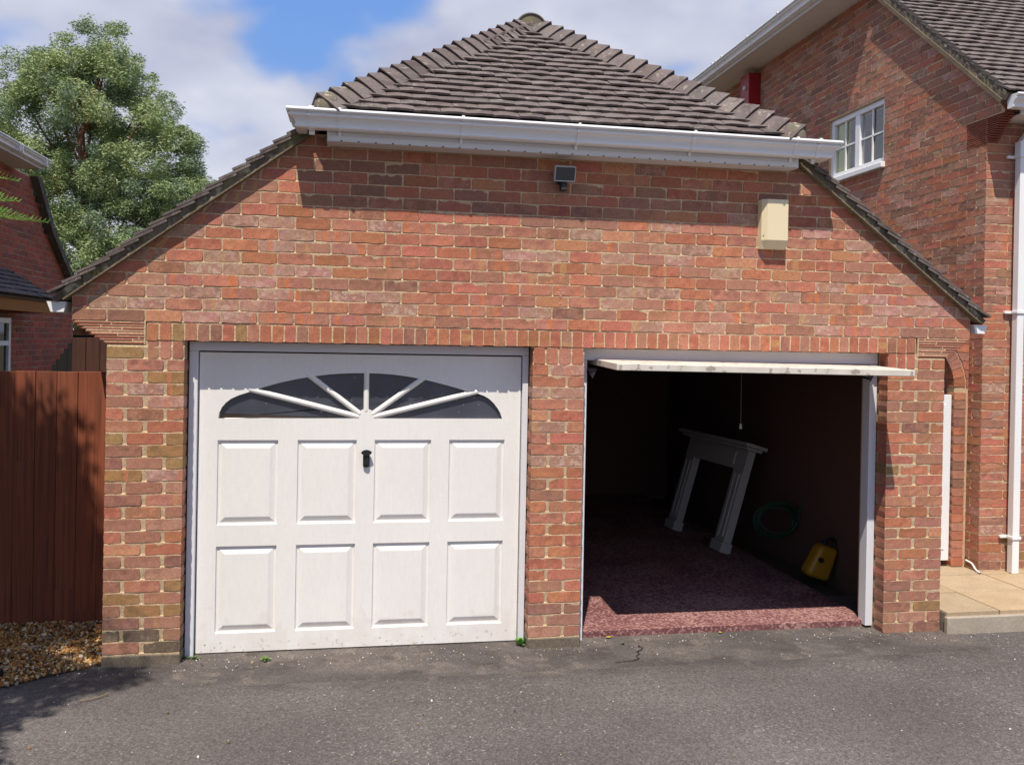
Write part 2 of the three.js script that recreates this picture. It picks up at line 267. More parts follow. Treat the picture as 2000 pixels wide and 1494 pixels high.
/* ---------- roof tiles ---------- */
const TW = 0.165, TL = 0.205;
function tileShape(q, seed) {        // q: bottom left, bottom right, top right, top left in the roof plane
  const pos = [], uv = [], nx = 4, th = 0.0145, sag = rr(0.002, 0.006), us = rnd() * 7, vs = rnd() * 7, tilt0 = 0.035 + rr(-0.003, 0.004), side = rr(-0.003, 0.003);
  const top = (s, t) => { const x = (q[0][0] * (1 - s) + q[1][0] * s) * (1 - t) + (q[3][0] * (1 - s) + q[2][0] * s) * t, y = (q[0][1] * (1 - s) + q[1][1] * s) * (1 - t) + (q[3][1] * (1 - s) + q[2][1] * s) * t; return [x, y + (t === 0 ? jag[Math.round(s * nx)] : 0), tilt0 * (1 - t) + 0.004 + sag * (1 - (2 * s - 1) ** 2) + side * (s - 0.5)]; };
  const jag = Array.from({ length: nx + 1 }, () => rr(-0.002, 0.002));
  const put = (p) => { pos.push(...p); uv.push(p[0] * 0.7 + us, p[1] * 0.7 + vs - p[2] * 0.7); }, low = (p) => [p[0], p[1], p[2] - th];
  const quad = (a, b, c, d) => [a, b, c, a, c, d].forEach(put);
  for (let i = 0; i < nx; i++) {
    const a = top(i / nx, 0), b = top((i + 1) / nx, 0), c = top((i + 1) / nx, 1), d = top(i / nx, 1);
    quad(a, b, c, d); quad(low(a), low(b), b, a);
  }
  let a = top(0, 0), d = top(0, 1); quad(low(d), low(a), a, d); a = top(1, 0); d = top(1, 1); quad(low(a), low(d), d, a);
  quad(low(top(0, 1)), low(top(1, 1)), low(top(1, 0)), low(top(0, 0)));
  return geoFrom(pos, uv);
}
const tileVariants = Array.from({ length: 14 }, (_, i) => tileShape([[-TW / 2 + 0.001, 0], [TW / 2 - 0.001, 0], [TW / 2 - 0.001, TL], [-TW / 2 + 0.001, TL]], i));
function tileField(frame, rows, left, right, gauge = 0.1, cutEdge = true) {     // left(v), right(v): the ends of the row whose lower edge is at v
  const items = [];
  for (let k = 0; k < rows; k++) {
    const v = k * gauge, l = left(v), r = right(v); if (r - l < 0.04) continue;
    const l1 = left(v + TL), r1 = right(v + TL), off = (k % 2 ? TW / 2 : 0) + rr(-0.004, 0.004);
    for (let x = Math.floor((Math.min(l, l1) - off) / TW) * TW + off; x < Math.max(r, r1); x += TW) {
      const a = x, b = x + TW; if (b < l + 0.015 || a > r - 0.015) continue;
      const ok = a >= l - 1e-6 && a >= l1 - 1e-6 && b <= r + 1e-6 && b <= r1 + 1e-6;
      const m = frame.clone();
      if (ok) { m.multiply(new THREE.Matrix4().compose(V(x + TW / 2, v + rr(-0.003, 0.003), rr(-0.001, 0.002)), new THREE.Quaternion().setFromEuler(new THREE.Euler(rr(-1, 1) * 0.012, rr(-1, 1) * 0.014, rr(-1, 1) * 0.012)), V(1, 1, 1))); items.push({ g: pick(tileVariants), m, a: TW * gauge, mat: pick(tileMats) }); }
      else { const g = 0.001, q = [[Math.max(a + g, l), v], [Math.min(b - g, r), v], [Math.max(Math.min(b - g, r1), Math.max(a + g, l1) + 0.004), v + TL], [Math.max(a + g, l1), v + TL]]; if (q[1][0] - q[0][0] < 0.01) continue; if (q[3][0] > q[2][0]) q[3][0] = q[2][0] - 0.003; items.push({ g: tileShape(q), m, a: (q[1][0] - q[0][0]) * gauge, mat: pick(tileMats) }); }
    }
  }
  return items;
}
// flat slab with the given corners (anticlockwise seen from the normal's side)
function slab(pts, th) {
  const p = pts.map((q) => V(...q)), n = p[1].clone().sub(p[0]).cross(p[2].clone().sub(p[0])).normalize(), b = p.map((q) => q.clone().addScaledVector(n, -th)), pos = [];
  const tri = (a, c, d) => pos.push(...a.toArray(), ...c.toArray(), ...d.toArray());
  for (let i = 1; i + 1 < p.length; i++) { tri(p[0], p[i], p[i + 1]); tri(b[0], b[i + 1], b[i]); }
  for (let i = 0; i < p.length; i++) { const j = (i + 1) % p.length; tri(p[i], b[i], b[j]); tri(p[i], b[j], p[j]); }
  return metreUV(geoFrom(pos));
}
/* ---------- the setting: ground, drive, paving ---------- */
const asphaltTex = tex(1536, 1536, (u, v) => {
  const F = fbm(u * 6, v * 6, 701, 4, 6), big = fbm(u * 3, v * 3, 705, 3, 3); let c = mixv([78, 72, 70], [106, 99, 96], F * 0.5 + sstep(0.25, 0.75, big) * 0.5);
  const a = vn(u * 420, v * 420, 710, 420), b = vn(u * 700, v * 700, 711, 700), d = vn(u * 230, v * 230, 712, 230);
  let q = 1 + (a - 0.5) * 0.3 + (b - 0.5) * 0.34 + (d - 0.5) * 0.1; c = [c[0] * q, c[1] * q, c[2] * q];
  const st = vn(u * 300 + 0.5, v * 300, 720, 300), zone = sstep(0.42, 0.66, fbm(u * 5, v * 5, 725, 3, 5));
  if (st > 0.94 - zone * 0.08) c = mixv(c, [172, 163, 160], 0.35 + 0.2 * a);
  if (st < 0.03) c = mixv(c, [40, 36, 38], 0.7);
  return c;
});
const asphaltBump = tex(1024, 1024, (u, v) => { const a = vn(u * 300, v * 300, 730, 300) * 0.6 + vn(u * 130, v * 130, 731, 130) * 0.4; return [a * 255, a * 255, a * 255]; }, true, false);
const apronTex = tex(1024, 1024, (u, v) => {
  const f = fbm(u * 5, v * 9, 741, 5, 0), e = fbm(u * 20, v * 20, 745, 3); let c = mixv([88, 81, 78], [114, 105, 99], sstep(0.3, 0.7, f)); c = mixv(c, [146, 132, 121], sstep(0.6, 0.75, e) * 0.45); c = mixv(c, [72, 62, 58], sstep(0.62, 0.78, fbm(u * 12 + 7, v * 12, 749, 4)) * 0.6);
  const q = 1 + (vn(u * 480, v * 480, 750, 480) - 0.5) * 0.34 + (vn(u * 200, v * 200, 751) - 0.5) * 0.14; return [c[0] * q, c[1] * q, c[2] * q];
});
const matAsphalt = std({ map: asphaltTex, bumpMap: asphaltBump, bumpScale: 0.004, roughness: 0.9 });
const matApron = std({ map: apronTex, bumpMap: asphaltBump, bumpScale: 0.0015, roughness: 0.93 });
const soilTex = sandTex([70, 64, 46], [96, 88, 60], 61);
function sheet(pts, y, scale, dz = 0) {      // polygon on the ground, corners [x, z]
  const s = new THREE.Shape(pts.map(([x, z]) => new THREE.Vector2(x, -z))), g = new THREE.ShapeGeometry(s); g.rotateX(-Math.PI / 2); g.translate(0, y, 0);
  const p = g.attributes.position, uv = g.attributes.uv; for (let i = 0; i < p.count; i++) uv.setXY(i, p.getX(i) * scale + 0.31, -p.getZ(i) * scale + dz); return g;
}
structure('ground', sheet([[-700, 700], [700, 700], [700, -700], [-700, -700]], -0.03, 0.4), std({ map: soilTex, roughness: 1 }));
structure('driveway', sheet([[-9, 16], [14, 16], [14, -0.9], [-9, -0.9]], 0, 0.29), matAsphalt);
{
  // trodden dust and fines over the tarmac along the doors, thinning out grain by grain
  const dust = tex(2048, 512, (u, v) => { const x = -0.2 + 6 * u, z = -0.3 + 1.1 * v, e = 0.32 + 0.2 * fbm(x * 1.1, 2.2, 760, 4) - 0.1 * sstep(1, -0.2, x); const f = fbm(x * 7, z * 12, 762, 4), g = vn(x * 170, z * 170, 765), g2 = vn(x * 300, z * 300, 766); let k = sstep(0.16, -0.12, z - e) * 1.15 + (f - 0.5) * 0.9 - 0.12; k = clamp(k * 0.6 + (g - 0.5) * 0.5 + (g2 - 0.5) * 0.4); k *= sstep(0, 0.02, u) * sstep(1, 0.98, u); return [k * 235, k * 235, k * 235]; }, false, false);
  const g = sheet([[-0.2, -0.3], [5.8, -0.3], [5.8, 0.8], [-0.2, 0.8]], 0.004, 0.5, 0.2), p = g.attributes.position, u1 = new Float32Array(p.count * 2); for (let i = 0; i < p.count; i++) { u1[i * 2] = (p.getX(i) + 0.2) / 6; u1[i * 2 + 1] = (p.getZ(i) + 0.3) / 1.1; } g.setAttribute('uv1', new THREE.BufferAttribute(u1, 2)); dust.channel = 1;
  structure('apron', g, std({ map: apronTex, alphaMap: dust, transparent: true, roughness: 0.95 }));
}
const gravelEdge = [[0.0, -0.04], [-0.127, 0.035], [-0.2, 0.075], [-0.293, 0.135], [-0.38, 0.2], [-0.465, 0.26], [-0.62, 0.36], [-0.9, 0.52], [-1.5, 0.8], [-3, 1.2]];
structure('gravel_base', sheet([...gravelEdge, [-3, -1.6], [0, -1.6]], 0.008, 1), std({ map: sandTex([70, 54, 38], [112, 90, 60], 71), roughness: 1 }));
{
  const stones = [], cols = [[190, 138, 72], [206, 158, 92], [164, 112, 54], [210, 178, 126], [140, 92, 46], [222, 206, 176], [172, 104, 54]];
  const edgeZ = (x) => { for (let i = 0; i + 1 < gravelEdge.length; i++) { const [a, b] = [gravelEdge[i], gravelEdge[i + 1]]; if (x <= a[0] && x >= b[0]) return a[1] + (b[1] - a[1]) * (x - a[0]) / (b[0] - a[0]); } return -0.05; };
  const base = new THREE.IcosahedronGeometry(1, 1), bp = base.attributes.position; for (let i = 0; i < bp.count; i++) { const k = 0.86 + 0.28 * h3(Math.round(bp.getX(i) * 50), Math.round(bp.getY(i) * 50), Math.round(bp.getZ(i) * 50)); bp.setXYZ(i, bp.getX(i) * k, bp.getY(i) * k, bp.getZ(i) * k); } base.computeVertexNormals();
  const N = 10000, im = new THREE.InstancedMesh(base, std({ color: 0xffffff, roughness: 0.85 }), N), m = new THREE.Matrix4(), q = new THREE.Quaternion(), col = new THREE.Color();
  for (let i = 0; i < N; i++) {
    let x, z; do { x = -1.7 * Math.pow(rnd(), 1.15); z = rr(-0.88, 0.7); } while (z > edgeZ(x) + (rnd() < 0.06 ? 0.05 : 0));
    const s = rr(0.005, 0.0105) * (rnd() < 0.12 ? 1.5 : 1); q.setFromEuler(new THREE.Euler(rr(0, 6), rr(0, 6), rr(0, 6))); m.compose(V(x, 0.010 + rr(0, 0.014), z), q, V(s * rr(0.9, 1.5), s * rr(0.6, 0.9), s)); im.setMatrixAt(i, m);
    const c = pick(cols), k = rr(0.6, 1.08); im.setColorAt(i, col.setRGB(s2l(c[0] * k), s2l(c[1] * k), s2l(c[2] * k)));
  }
  im.name = 'gravel'; im.castShadow = im.receiveShadow = true; scene.add(tag(im, 'tan and brown loose gravel in front of the fence', 'gravel', null, 'stuff'));
}
// pale chippings and litter loose on the tarmac
{
  const base = new THREE.DodecahedronGeometry(1, 0), N = 700, im = new THREE.InstancedMesh(base, std({ color: 0xffffff, roughness: 0.9 }), N), m = new THREE.Matrix4(), q = new THREE.Quaternion(), col = new THREE.Color();
  for (let i = 0; i < N; i++) {
    const near = rnd() < 0.6, x = rr(-0.4, 6), z = near ? rr(-0.12, 0.12) + (x > 2.98 && x < 5.2 ? -0.02 : 0.05) : rr(0.05, 2.2);
    const s = rr(0.0018, 0.0042) * (rnd() < 0.06 ? 2.2 : 1); q.setFromEuler(new THREE.Euler(rr(0, 6), rr(0, 6), rr(0, 6))); m.compose(V(x, 0.006, z), q, V(s * 1.3, s * 0.8, s)); im.setMatrixAt(i, m);
    const c = pick([[190, 180, 168], [160, 140, 110], [210, 205, 198], [120, 96, 70], [88, 74, 60]]); im.setColorAt(i, col.setRGB(s2l(c[0]), s2l(c[1]), s2l(c[2])));
  }
  im.name = 'chippings'; im.castShadow = im.receiveShadow = true; scene.add(tag(im, 'small pale stones and crumbs scattered over the tarmac', 'chippings', null, 'stuff'));
}
// the crack in the apron: a thin sunken seam of dark dirt
{
  const pts = [[3.385, 0.035], [3.37, 0.06], [3.39, 0.09], [3.37, 0.12], [3.33, 0.15], [3.335, 0.19], [3.30, 0.23], [3.305, 0.27], [3.26, 0.3], [3.2, 0.31], [3.13, 0.32]], out = [];
  pts.forEach(([x, z], i) => out.push([x + 0.004 + 0.003 * Math.sin(i * 2), z + 0.003])); for (let i = pts.length - 1; i >= 0; i--) out.push([pts[i][0] - 0.004, pts[i][1] - 0.002]);
  structure('tarmac_crack', sheet(out.reverse(), 0.008, 1), std({ color: srgb(34, 30, 30), roughness: 1 }));
}
// paving beside the house: slabs, bedding and a concrete kerb
{
  const pavTex = sandTex([158, 136, 108], [176, 156, 128], 81, 0.45), mats = [[1, 1, 1], [0.95, 0.93, 0.9], [1.03, 1.0, 0.96], [0.92, 0.93, 0.94]].map((c) => std({ map: pavTex, color: new THREE.Color().setRGB(...c), roughness: 0.9 }));
  const kerbTex = sandTex([146, 134, 119], [172, 160, 143], 85, 0.4), pv = structure('paving', box(5.66, 12, 0.0, 0.139, -5, 0.035), matMortarGrey);
  const S = 0.6; for (let i = 0; i < 9; i++) for (let k = 0; k < 6; k++) {
    const x0 = 5.43 + i * S + 0.06, z1 = 0.05 - k * 0.46, x1 = x0 + S; if (x1 < 5.7) continue; const a = Math.max(x0, 5.66) + 0.005; mesh('paving_slab', box(a, x1 - 0.005, 0.105, 0.15 + rr(-0.0015, 0.0015), z1 - 0.46 + 0.005, z1 - 0.005, 0.004), pick(mats), pv);
  }
  for (let i = 0; i < 5; i++) mesh('kerb_stone', box(5.65 + i * 0.915 + (i ? 0.004 : 0), 5.65 + (i + 1) * 0.915 - 0.004, -0.1, 0.118 + rr(-0.002, 0.002), 0.036, 0.078 + rr(-0.003, 0.003), 0.008), std({ map: kerbTex, color: new THREE.Color().setScalar(rr(0.94, 1.04)), roughness: 0.93 }), pv);
}

/* ---------- the brick garage ---------- */
const HEAD = 1.9875, SOLD = 2.1, CX = 2.82, ZIN = -5.4;
const garage = thing('brick_garage', 'double garage of red brick with half-hipped tiled roof and two white doors', 'garage');
const vergeX = (y) => (y < 2.25 ? -0.2 : -0.2 + (y - 2.25) / 0.75), vergeR = (y) => 2 * CX - vergeX(y);
{
  const matBase = std({ map: sandTex([84, 74, 62], [118, 106, 92], 97), roughness: 0.95 }); const W = new Masonry(FRONT), soldiers = new Masonry(FRONT), mortar = [];
  // the gable, courses up from the soldier row
  for (let i = 0; i < 16; i++) {
    const y = SOLD + i * 0.075 + 0.005, off = i % 2 ? 0.11 : 0, jit = rr(-0.006, 0.006);
    const mix = i < 4 ? { pink: 4, bloom: 4, banded: 4, red: 2, brown: 2, orange: 0.7, plum: 0.5 } : i < 9 ? { red: 4, pink: 6, brown: 2.2, orange: 2, bloom: 1.2, banded: 2 } : { red: 6, pink: 4, brown: 3, plum: 2.5, orange: 0.6, bloom: 0.5 };
    for (let k = -2; k < 28; k++) {
      const a = k * 0.2205 + off + jit + rr(-0.002, 0.002) + 0.005, b = a + 0.2205 - rr(0.0095, 0.012), l0 = vergeX(y), l1 = vergeX(y + 0.065) + 0.008, r0 = vergeR(y), r1 = vergeR(y + 0.065) - 0.008;
      if (b < Math.min(l0, l1) + 0.02 || a > Math.max(r0, r1) - 0.02) continue;
      const lilac = a < 1.2 && i < 10 && rnd() < 0.3 ? 'bloom' : weighted(mix);
      if (a >= l1 && b <= r1 && a >= l0 && b <= r0) W.add(a, y, b - a, 0.065, lilac);
      else { const q = [[Math.max(a, l0), y], [Math.min(b, r0), y], [Math.max(Math.min(b, r1), Math.max(a, l0) + 0.01), y + 0.065], [Math.min(Math.max(a, l1), Math.min(b, r0) - 0.01), y + 0.065]]; if (q[1][0] - q[0][0] > 0.02) W.cut(q, lilac); }
    }
  }
  mortar.push(mortarSheet(FRONT, SOLD, 3.3, vergeX, vergeR, SOLD));
  // the soldier row
  const n = 70, p = (5.412 - 0.226) / n;
  for (let k = 0; k < n; k++) { const x = 0.226 + k * p + 0.005; soldiers.add(x + rr(-0.0015, 0.0015), HEAD + 0.002 + rr(-0.002, 0.003), p - 0.011, 0.102, k < 9 ? weighted({ brown: 4, olive: 1.5, pink: 2, red: 1, orange: 1, plum: 1 }) : weighted({ red: 5, orange: 3, pink: 3, brown: 1.5, plum: 1 }), 'v', 0.1); }
  mortar.push(mortarSheet(FRONT, HEAD + 0.004, SOLD, konst(0.226), konst(5.412), 0, 1, 0.07, true));
  // piers: stretchers and headers by turns, the corner bricks showing their ends in the openings
  const left = (j) => j === 25 ? { olive: 1, brown: 1 } : j < 4 ? (j < 1 ? { grime: 1 } : j < 3 ? { grime: 3, plum: 1, brown: 0.6 } : { grime: 1, brown: 2, plum: 1 }) : j < 12 ? { brown: 4, olive: 2, orange: 2.4, red: 1, pink: 0.8 } : j < 21 ? { brown: 4, olive: 3.6, orange: 1.6, red: 0.8, pink: 1.2, bloom: 0.8 } : { brown: 2, pink: 3, bloom: 1.5, olive: 1 };
  const mid = (j) => j < 1 ? { grime: 1 } : j < 4 ? { plum: 1, brown: 3, red: 1 } : j < 16 ? { red: 4, orange: 3, pink: 4, brown: 1 } : { pink: 3, bloom: 2, red: 2, brown: 1 };
  const right = (j) => j < 2 ? { plum: 2, brown: 1, grime: 0.6 } : j < 5 ? { brown: 2, plum: 1, red: 1, olive: 0.4 } : j < 14 ? { red: 3, orange: 2, pink: 4, brown: 1 } : { red: 3, orange: 3, brown: 2, pink: 2, olive: 0.6 };
  for (let j = 0; j < 26; j++) {
    const y = j * 0.075 + 0.005, e = () => rr(-0.002, 0.002), even = j % 2 === 1, hi = y + 0.065 > 1.875;
    if (j === 0) { mesh('pier_base', box(-0.003, 0.452, -0.05, 0.066, -0.3, 0.004, 0.008), matBase, garage); mesh('pier_base', box(2.628, 2.983, -0.05, 0.068, -0.3, 0.006, 0.008), matBase, garage); }
    if (j > 0) { // the base course is rendered over

      if (even) { W.add(0.0, y, 0.211, 0.065, weighted(left(j)), 's', 0.1); if (!hi) W.add(0.2395 + e(), y, 0.2105, 0.065, weighted(left(j)), 's', 0.1); }
      else { W.add(0.0, y, 0.098, 0.065, weighted(left(j)), 'h', 0.2); W.add(0.121 + e(), y, hi ? 0.1 : 0.208, 0.065, weighted(left(j)), hi ? 'h' : 's'); if (!hi) W.add(0.3505, y, 0.0995, 0.065, weighted(left(j)), 'h', 0.2); }
      if (!hi) { if (even) { W.add(2.63, y, 0.222, 0.065, weighted(mid(j)), 's', 0.1); W.add(2.872, y, 0.108, 0.065, weighted(mid(j)), 'h', 0.2); } else { W.add(2.63, y, 0.104, 0.065, weighted(mid(j)), 'h', 0.2); W.add(2.757, y, 0.223, 0.065, weighted(mid(j)), 's', 0.1); } }
    }
    const R = 5.195;
    if (!even) { if (!hi) W.add(R, y, 0.2105, 0.065, weighted(right(j)), 's', 0.1); W.add(R + 0.2365 + e(), y, 0.2105, 0.065, weighted(right(j)), 's', 0.1); }
    else { if (!hi) { W.add(R, y, 0.099, 0.065, weighted(right(j)), 'h', 0.2); W.add(R + 0.119 + e(), y, 0.212, 0.065, weighted(right(j)), 's'); } else W.add(R + 0.236, y, 0.097, 0.065, weighted(right(j)), 'h'); W.add(R + 0.3495, y, 0.0975, 0.065, weighted(right(j)), 'h', 0.2); }
  }
  for (const [x0, c, w] of [[0.2335, 3, 0.2165], [2.632, 4, 0.348], [5.197, 3, 0.215]]) for (let k = 0; k < c; k++) soldiers.add(x0 + k * w / c + 0.004, 1.878, w / c - 0.013, 0.1035, weighted(x0 < 1 ? { brown: 2, olive: 1, pink: 2, red: 1 } : { red: 3, pink: 3, orange: 1.5 }), 'v', 0.1);
  for (const [a, b] of [[0.002, 0.448], [2.632, 2.978], [5.197, 5.641]]) { mortar.push(mortarSheet(FRONT, 0, a > 0.1 ? 1.995 : 1.965, konst(a), konst(b), 0)); mortar.push(box(a + 0.005, b - 0.005, -0.05, 1.9875, -0.33, -0.0075)); }
  // creasing tiles that carry the ends of the gable
  const tiles = [];
  for (const s of [0, 1]) for (let k = 0; k < 8; k++) {
    const y = 1.964 + k * 0.017, out = 0.006 + 0.188 * Math.pow(k / 7, 0.85), a = -out, b = 0.219; let x = a; const X = (v) => (s ? 5.645 - v : v);
    while (x < b - 0.01) { const e = Math.min(b, x + (x === a ? rr(0.1, 0.26) : 0.26)), x0 = Math.min(X(x), X(e - 0.006)), x1 = Math.max(X(x), X(e - 0.006)); tiles.push(box(x0, x1, y, y + 0.0105 + rr(-0.001, 0.001), -0.2, rr(-0.001, 0.003), 0.003)); x = e; }
  }
  const shp = (pts) => { const g = new THREE.ExtrudeGeometry(new THREE.Shape(pts.map((q) => new THREE.Vector2(...q))), { depth: 0.2, bevelEnabled: false }); g.translate(0, 0, -0.2075); return metreUV(g); };
  mortar.push(shp([[-0.19, 2.1005], [5.835, 2.1005], [5.835, 2.25], [4.44, 3.295], [1.2, 3.295], [-0.19, 2.25]]), shp([[0.23, HEAD + 0.003], [5.41, HEAD + 0.003], [5.41, 2.0995], [0.23, 2.0995]]));
  for (const s of [0, 1]) { const X = (v) => (s ? 5.645 - v : v), q = [[0.221, 1.963], [0.002, 1.963], [-0.075, 2.02], [-0.185, 2.0985], [0.221, 2.0985]].map(([x, y]) => [X(x), y]); const g = new THREE.ExtrudeGeometry(new THREE.Shape((s ? q : q.reverse()).map((w) => new THREE.Vector2(...w))), { depth: 0.19, bevelEnabled: false }); mortar.push(metreUV(g.translate(0, 0, -0.191))); }
  const wall = mesh('front_wall', mortar, matMortar, garage);
  commit(W.items, wall, 'brick', 'brickwork', matBrick, 300);
  commit(soldiers.items, wall, 'soldier_brick', 'soldier_bricks', matBrick, 300);
  for (const [x, y] of [[2.788, 2.346], [2.808, 2.346], [2.828, 2.346], [2.808, 2.366], [2.808, 2.322], [2.808, 2.278]]) { const g = new THREE.CylinderGeometry(0.008, 0.008, 0.004, 10); g.rotateX(Math.PI / 2); g.translate(x, y, 0.001); mesh('wall_plug', g, std({ color: srgb(206, 150, 130) }), wall); const h = new THREE.CylinderGeometry(0.0028, 0.0028, 0.004, 8); h.rotateX(Math.PI / 2); h.translate(x, y, 0.002); mesh('plug_hole', h, matBlack, wall); }
  tiles.forEach((g) => mesh('creasing_tile', g, matTileRed, wall));
  // the other walls and the ceiling
  mesh('side_wall', box(0.004, 0.1, -0.05, 2.3, ZIN, -0.33), matInside, garage); mesh('side_wall', box(5.545, 5.641, -0.05, 2.3, ZIN, -0.33), matInside, garage);
  mesh('rear_wall', box(0.004, 5.641, -0.05, 2.3, ZIN - 0.1, ZIN - 0.001), matInside, garage);
  mesh('ceiling', box(-0.19, 5.835, 2.305, 2.33, ZIN - 0.1, -0.21), matBoardIn, garage);
  for (const s of [-1, 1]) mesh('side_soffit', s < 0 ? box(-0.2, 0.0, 2.2, 2.215, ZIN, -0.21) : box(5.645, 5.84, 2.2, 2.215, ZIN, -0.21), matSoffit, garage);
}
// red floor paint, scuffed through to pale concrete all over
const floorTex = tex(1024, 1024, (u, v) => { const f = fbm(u * 8, v * 8, 821, 4, 8); let c = mixv([94, 52, 53], [122, 78, 75], f); const w = fbm(u * 150 + f * 4, v * 180, 825, 4) * 0.75 + fbm(u * 6, v * 6, 826, 3, 6) * 0.25; c = mixv(c, [192, 160, 150], sstep(0.44, 0.6, w) * 0.6); c = mixv(c, [92, 48, 49], sstep(0.6, 0.74, fbm(u * 120, v * 120, 829, 3)) * 0.6); return c; });
structure('garage_floor', metreUV(box(2.985, 5.19, -0.1, 0.05, ZIN, -0.165, 0.008), 0.5), std({ map: floorTex, roughness: 0.85 }));
structure('garage_floor', metreUV(box(0.1, 2.975, -0.1, 0.04, ZIN, -0.34), 0.5), std({ map: floorTex, roughness: 0.85 }));

/* roof */
const roofO = -0.30, roofY = 2.235, ridgeY = roofY + 0.75 * (CX - roofO), hipX = 1.2533, hipZ = 0.2, hipY = roofY + 0.75 * (hipX - roofO), apexZ = hipZ - (CX - hipX);
const LEFT = basis([roofO, roofY, 0], [0, 0, 1], [0.8, 0.6, 0], [-0.6, 0.8, 0]), RIGHT = basis([2 * CX - roofO, roofY, 0], [0, 0, -1], [-0.8, 0.6, 0], [0.6, 0.8, 0]), HIP = basis([0, hipY, hipZ], [1, 0, 0], [0, 0.6, -0.8], [0, 0.8, 0.6]);
{
  const hipLen = (CX - hipX) / 0.8, slopeLen = (CX - roofO) / 0.8, back = ZIN - 0.2;
  const rb = [];
  rb.push(slab([[roofO, roofY, back], [roofO, roofY, 0.03], [hipX + 0.17, hipY + 0.1275, 0.03], [CX, ridgeY, apexZ], [CX, ridgeY, back]], 0.035));
  const mx = (p) => [2 * CX - p[0], p[1], p[2]];
  rb.push(slab([[roofO, roofY, back], [CX, ridgeY, back], [CX, ridgeY, apexZ], [hipX + 0.17, hipY + 0.1275, 0.03], [roofO, roofY, 0.03]].map(mx), 0.035));
  rb.push(slab([[hipX, hipY, hipZ], [2 * CX - hipX, hipY, hipZ], [CX, ridgeY, apexZ]], 0.03));
  rb.push(slab([[2 * CX - roofO, roofY, back], [roofO, roofY, back], [CX, ridgeY, back]], 0.1));
  const roof = mesh('roof', rb, matBoardIn, garage);
  const items = tileField(HIP, 20, (v) => hipX + 0.8 * v, (v) => 2 * CX - hipX - 0.8 * v);
  commit(items, roof, 'roof_tile', 'roof_tiles', tileMats[0], 260);
  const zEnd = (v) => { const x = roofO + 0.8 * v; return Math.min(0.06, hipZ - (x - hipX)); };
  const side = [...tileField(LEFT, 39, konst(back), zEnd), ...tileField(RIGHT, 39, (v) => -zEnd(v), konst(-back))];
  const verge = [], rest = []; for (const it of side) { const z = V().setFromMatrixPosition(it.m).z; (z > -0.14 && z < 0.3 && it.m.elements[14] > -0.14 ? verge : rest).push(it); }
  commit(verge, roof, 'verge_tile', 'verge_tiles', tileMats[1], 120);
  commit(rest, roof, 'slope_tile', 'slope_tiles', tileMats[0], 0);
  // bonnet tiles up both hips
  const bonnet = (s, i) => {
    const X = (v) => (s < 0 ? v : V(-v.x, v.y, v.z)), d = X(V(CX - hipX, ridgeY - hipY, apexZ - hipZ).normalize()), nA = V(0, 0.8, 0.6), nB = X(V(-0.6, 0.8, 0)), up = nA.clone().add(nB).normalize();
    let wA = nA.clone().cross(d).normalize(); if (wA.x * -s < 0 && s < 0) wA.negate(); if (s > 0 && wA.x > 0) wA.negate(); if (s < 0 && wA.x < 0) wA.negate();
    let wB = nB.clone().cross(d).normalize(); if (wB.z > 0) wB.negate();
    const n = 20, len = V(CX - hipX, ridgeY - hipY, apexZ - hipZ).length(), p0 = X(V(hipX - CX, 0, 0)).add(V(CX, hipY, hipZ)).addScaledVector(d, (i + 0.1) * (len - 0.08) / n + rr(-0.004, 0.004));
    const nt = 8, pos = [], uv = [], L = 0.24, lift0 = 0.064 + rr(-0.004, 0.006), lift1 = 0.02, us = rnd() * 5, vs = rnd() * 5, roll = rr(-0.05, 0.05);
    const at = (t, e, th) => { const w = (0.155 - 0.045 * e), a = Math.abs(t), side = (t < 0 ? wB : wA).clone().multiplyScalar(w * a * (1 - 0.06 * a)); return p0.clone().addScaledVector(d, L * e).add(side).addScaledVector(up, (lift0 * (1 - e) + lift1 * e) * (1 - 0.52 * a) + 0.034 * (1 - Math.pow(a, 1.7)) * (1 - 0.3 * e) + 0.012 + roll * t * 0.1 - th); };
    const quad = (a, b, c, e) => { for (const q of [a, b, c, a, c, e]) { pos.push(q.x, q.y, q.z); uv.push((q.x + q.z) * 0.7 + us, q.y * 0.9 + vs); } };
    const F = s < 0 ? (a, b, c, e) => quad(a, b, c, e) : (a, b, c, e) => quad(b, a, e, c);
    for (let k = 0; k < nt; k++) { const a = -1 + 2 * k / nt, b = a + 2 / nt, T = 0.015; F(at(a, 0, 0), at(b, 0, 0), at(b, 1, 0), at(a, 1, 0)); F(at(a, 0, T), at(b, 0, T), at(b, 0, 0), at(a, 0, 0)); F(at(b, 0, T), at(a, 0, T), at(a, 1, T), at(b, 1, T)); }
    F(at(1, 0, 0.015), at(1, 1, 0.015), at(1, 1, 0), at(1, 0, 0)); F(at(-1, 1, 0.015), at(-1, 0, 0.015), at(-1, 0, 0), at(-1, 1, 0));
    return { geo: geoFrom(pos, uv), p0, d, up };
  };
  for (const s of [-1, 1]) {
    for (let i = 0; i < 20; i++) mesh('hip_tile', bonnet(s, i).geo, pick(tileMats), roof);
    // mortar bed under the bonnets, and the pointed-up mouth of the lowest one
    const x = (v) => (s < 0 ? v : 2 * CX - v), a = [x(hipX), hipY + 0.02, hipZ], b = [x(CX), ridgeY + 0.02, apexZ]; mesh('mortar_bed', cyl([a[0] + (s < 0 ? 0.03 : -0.03), a[1] + 0.02, a[2] - 0.03], b, 0.045, 0.04, 8), matMortarGrey, roof);
    const e = new THREE.SphereGeometry(1, 16, 10); e.scale(0.085, 0.105, 0.085); e.translate(x(hipX + 0.035), hipY + 0.02, hipZ - 0.035); mesh('mortar_end', e, matLichen, roof);
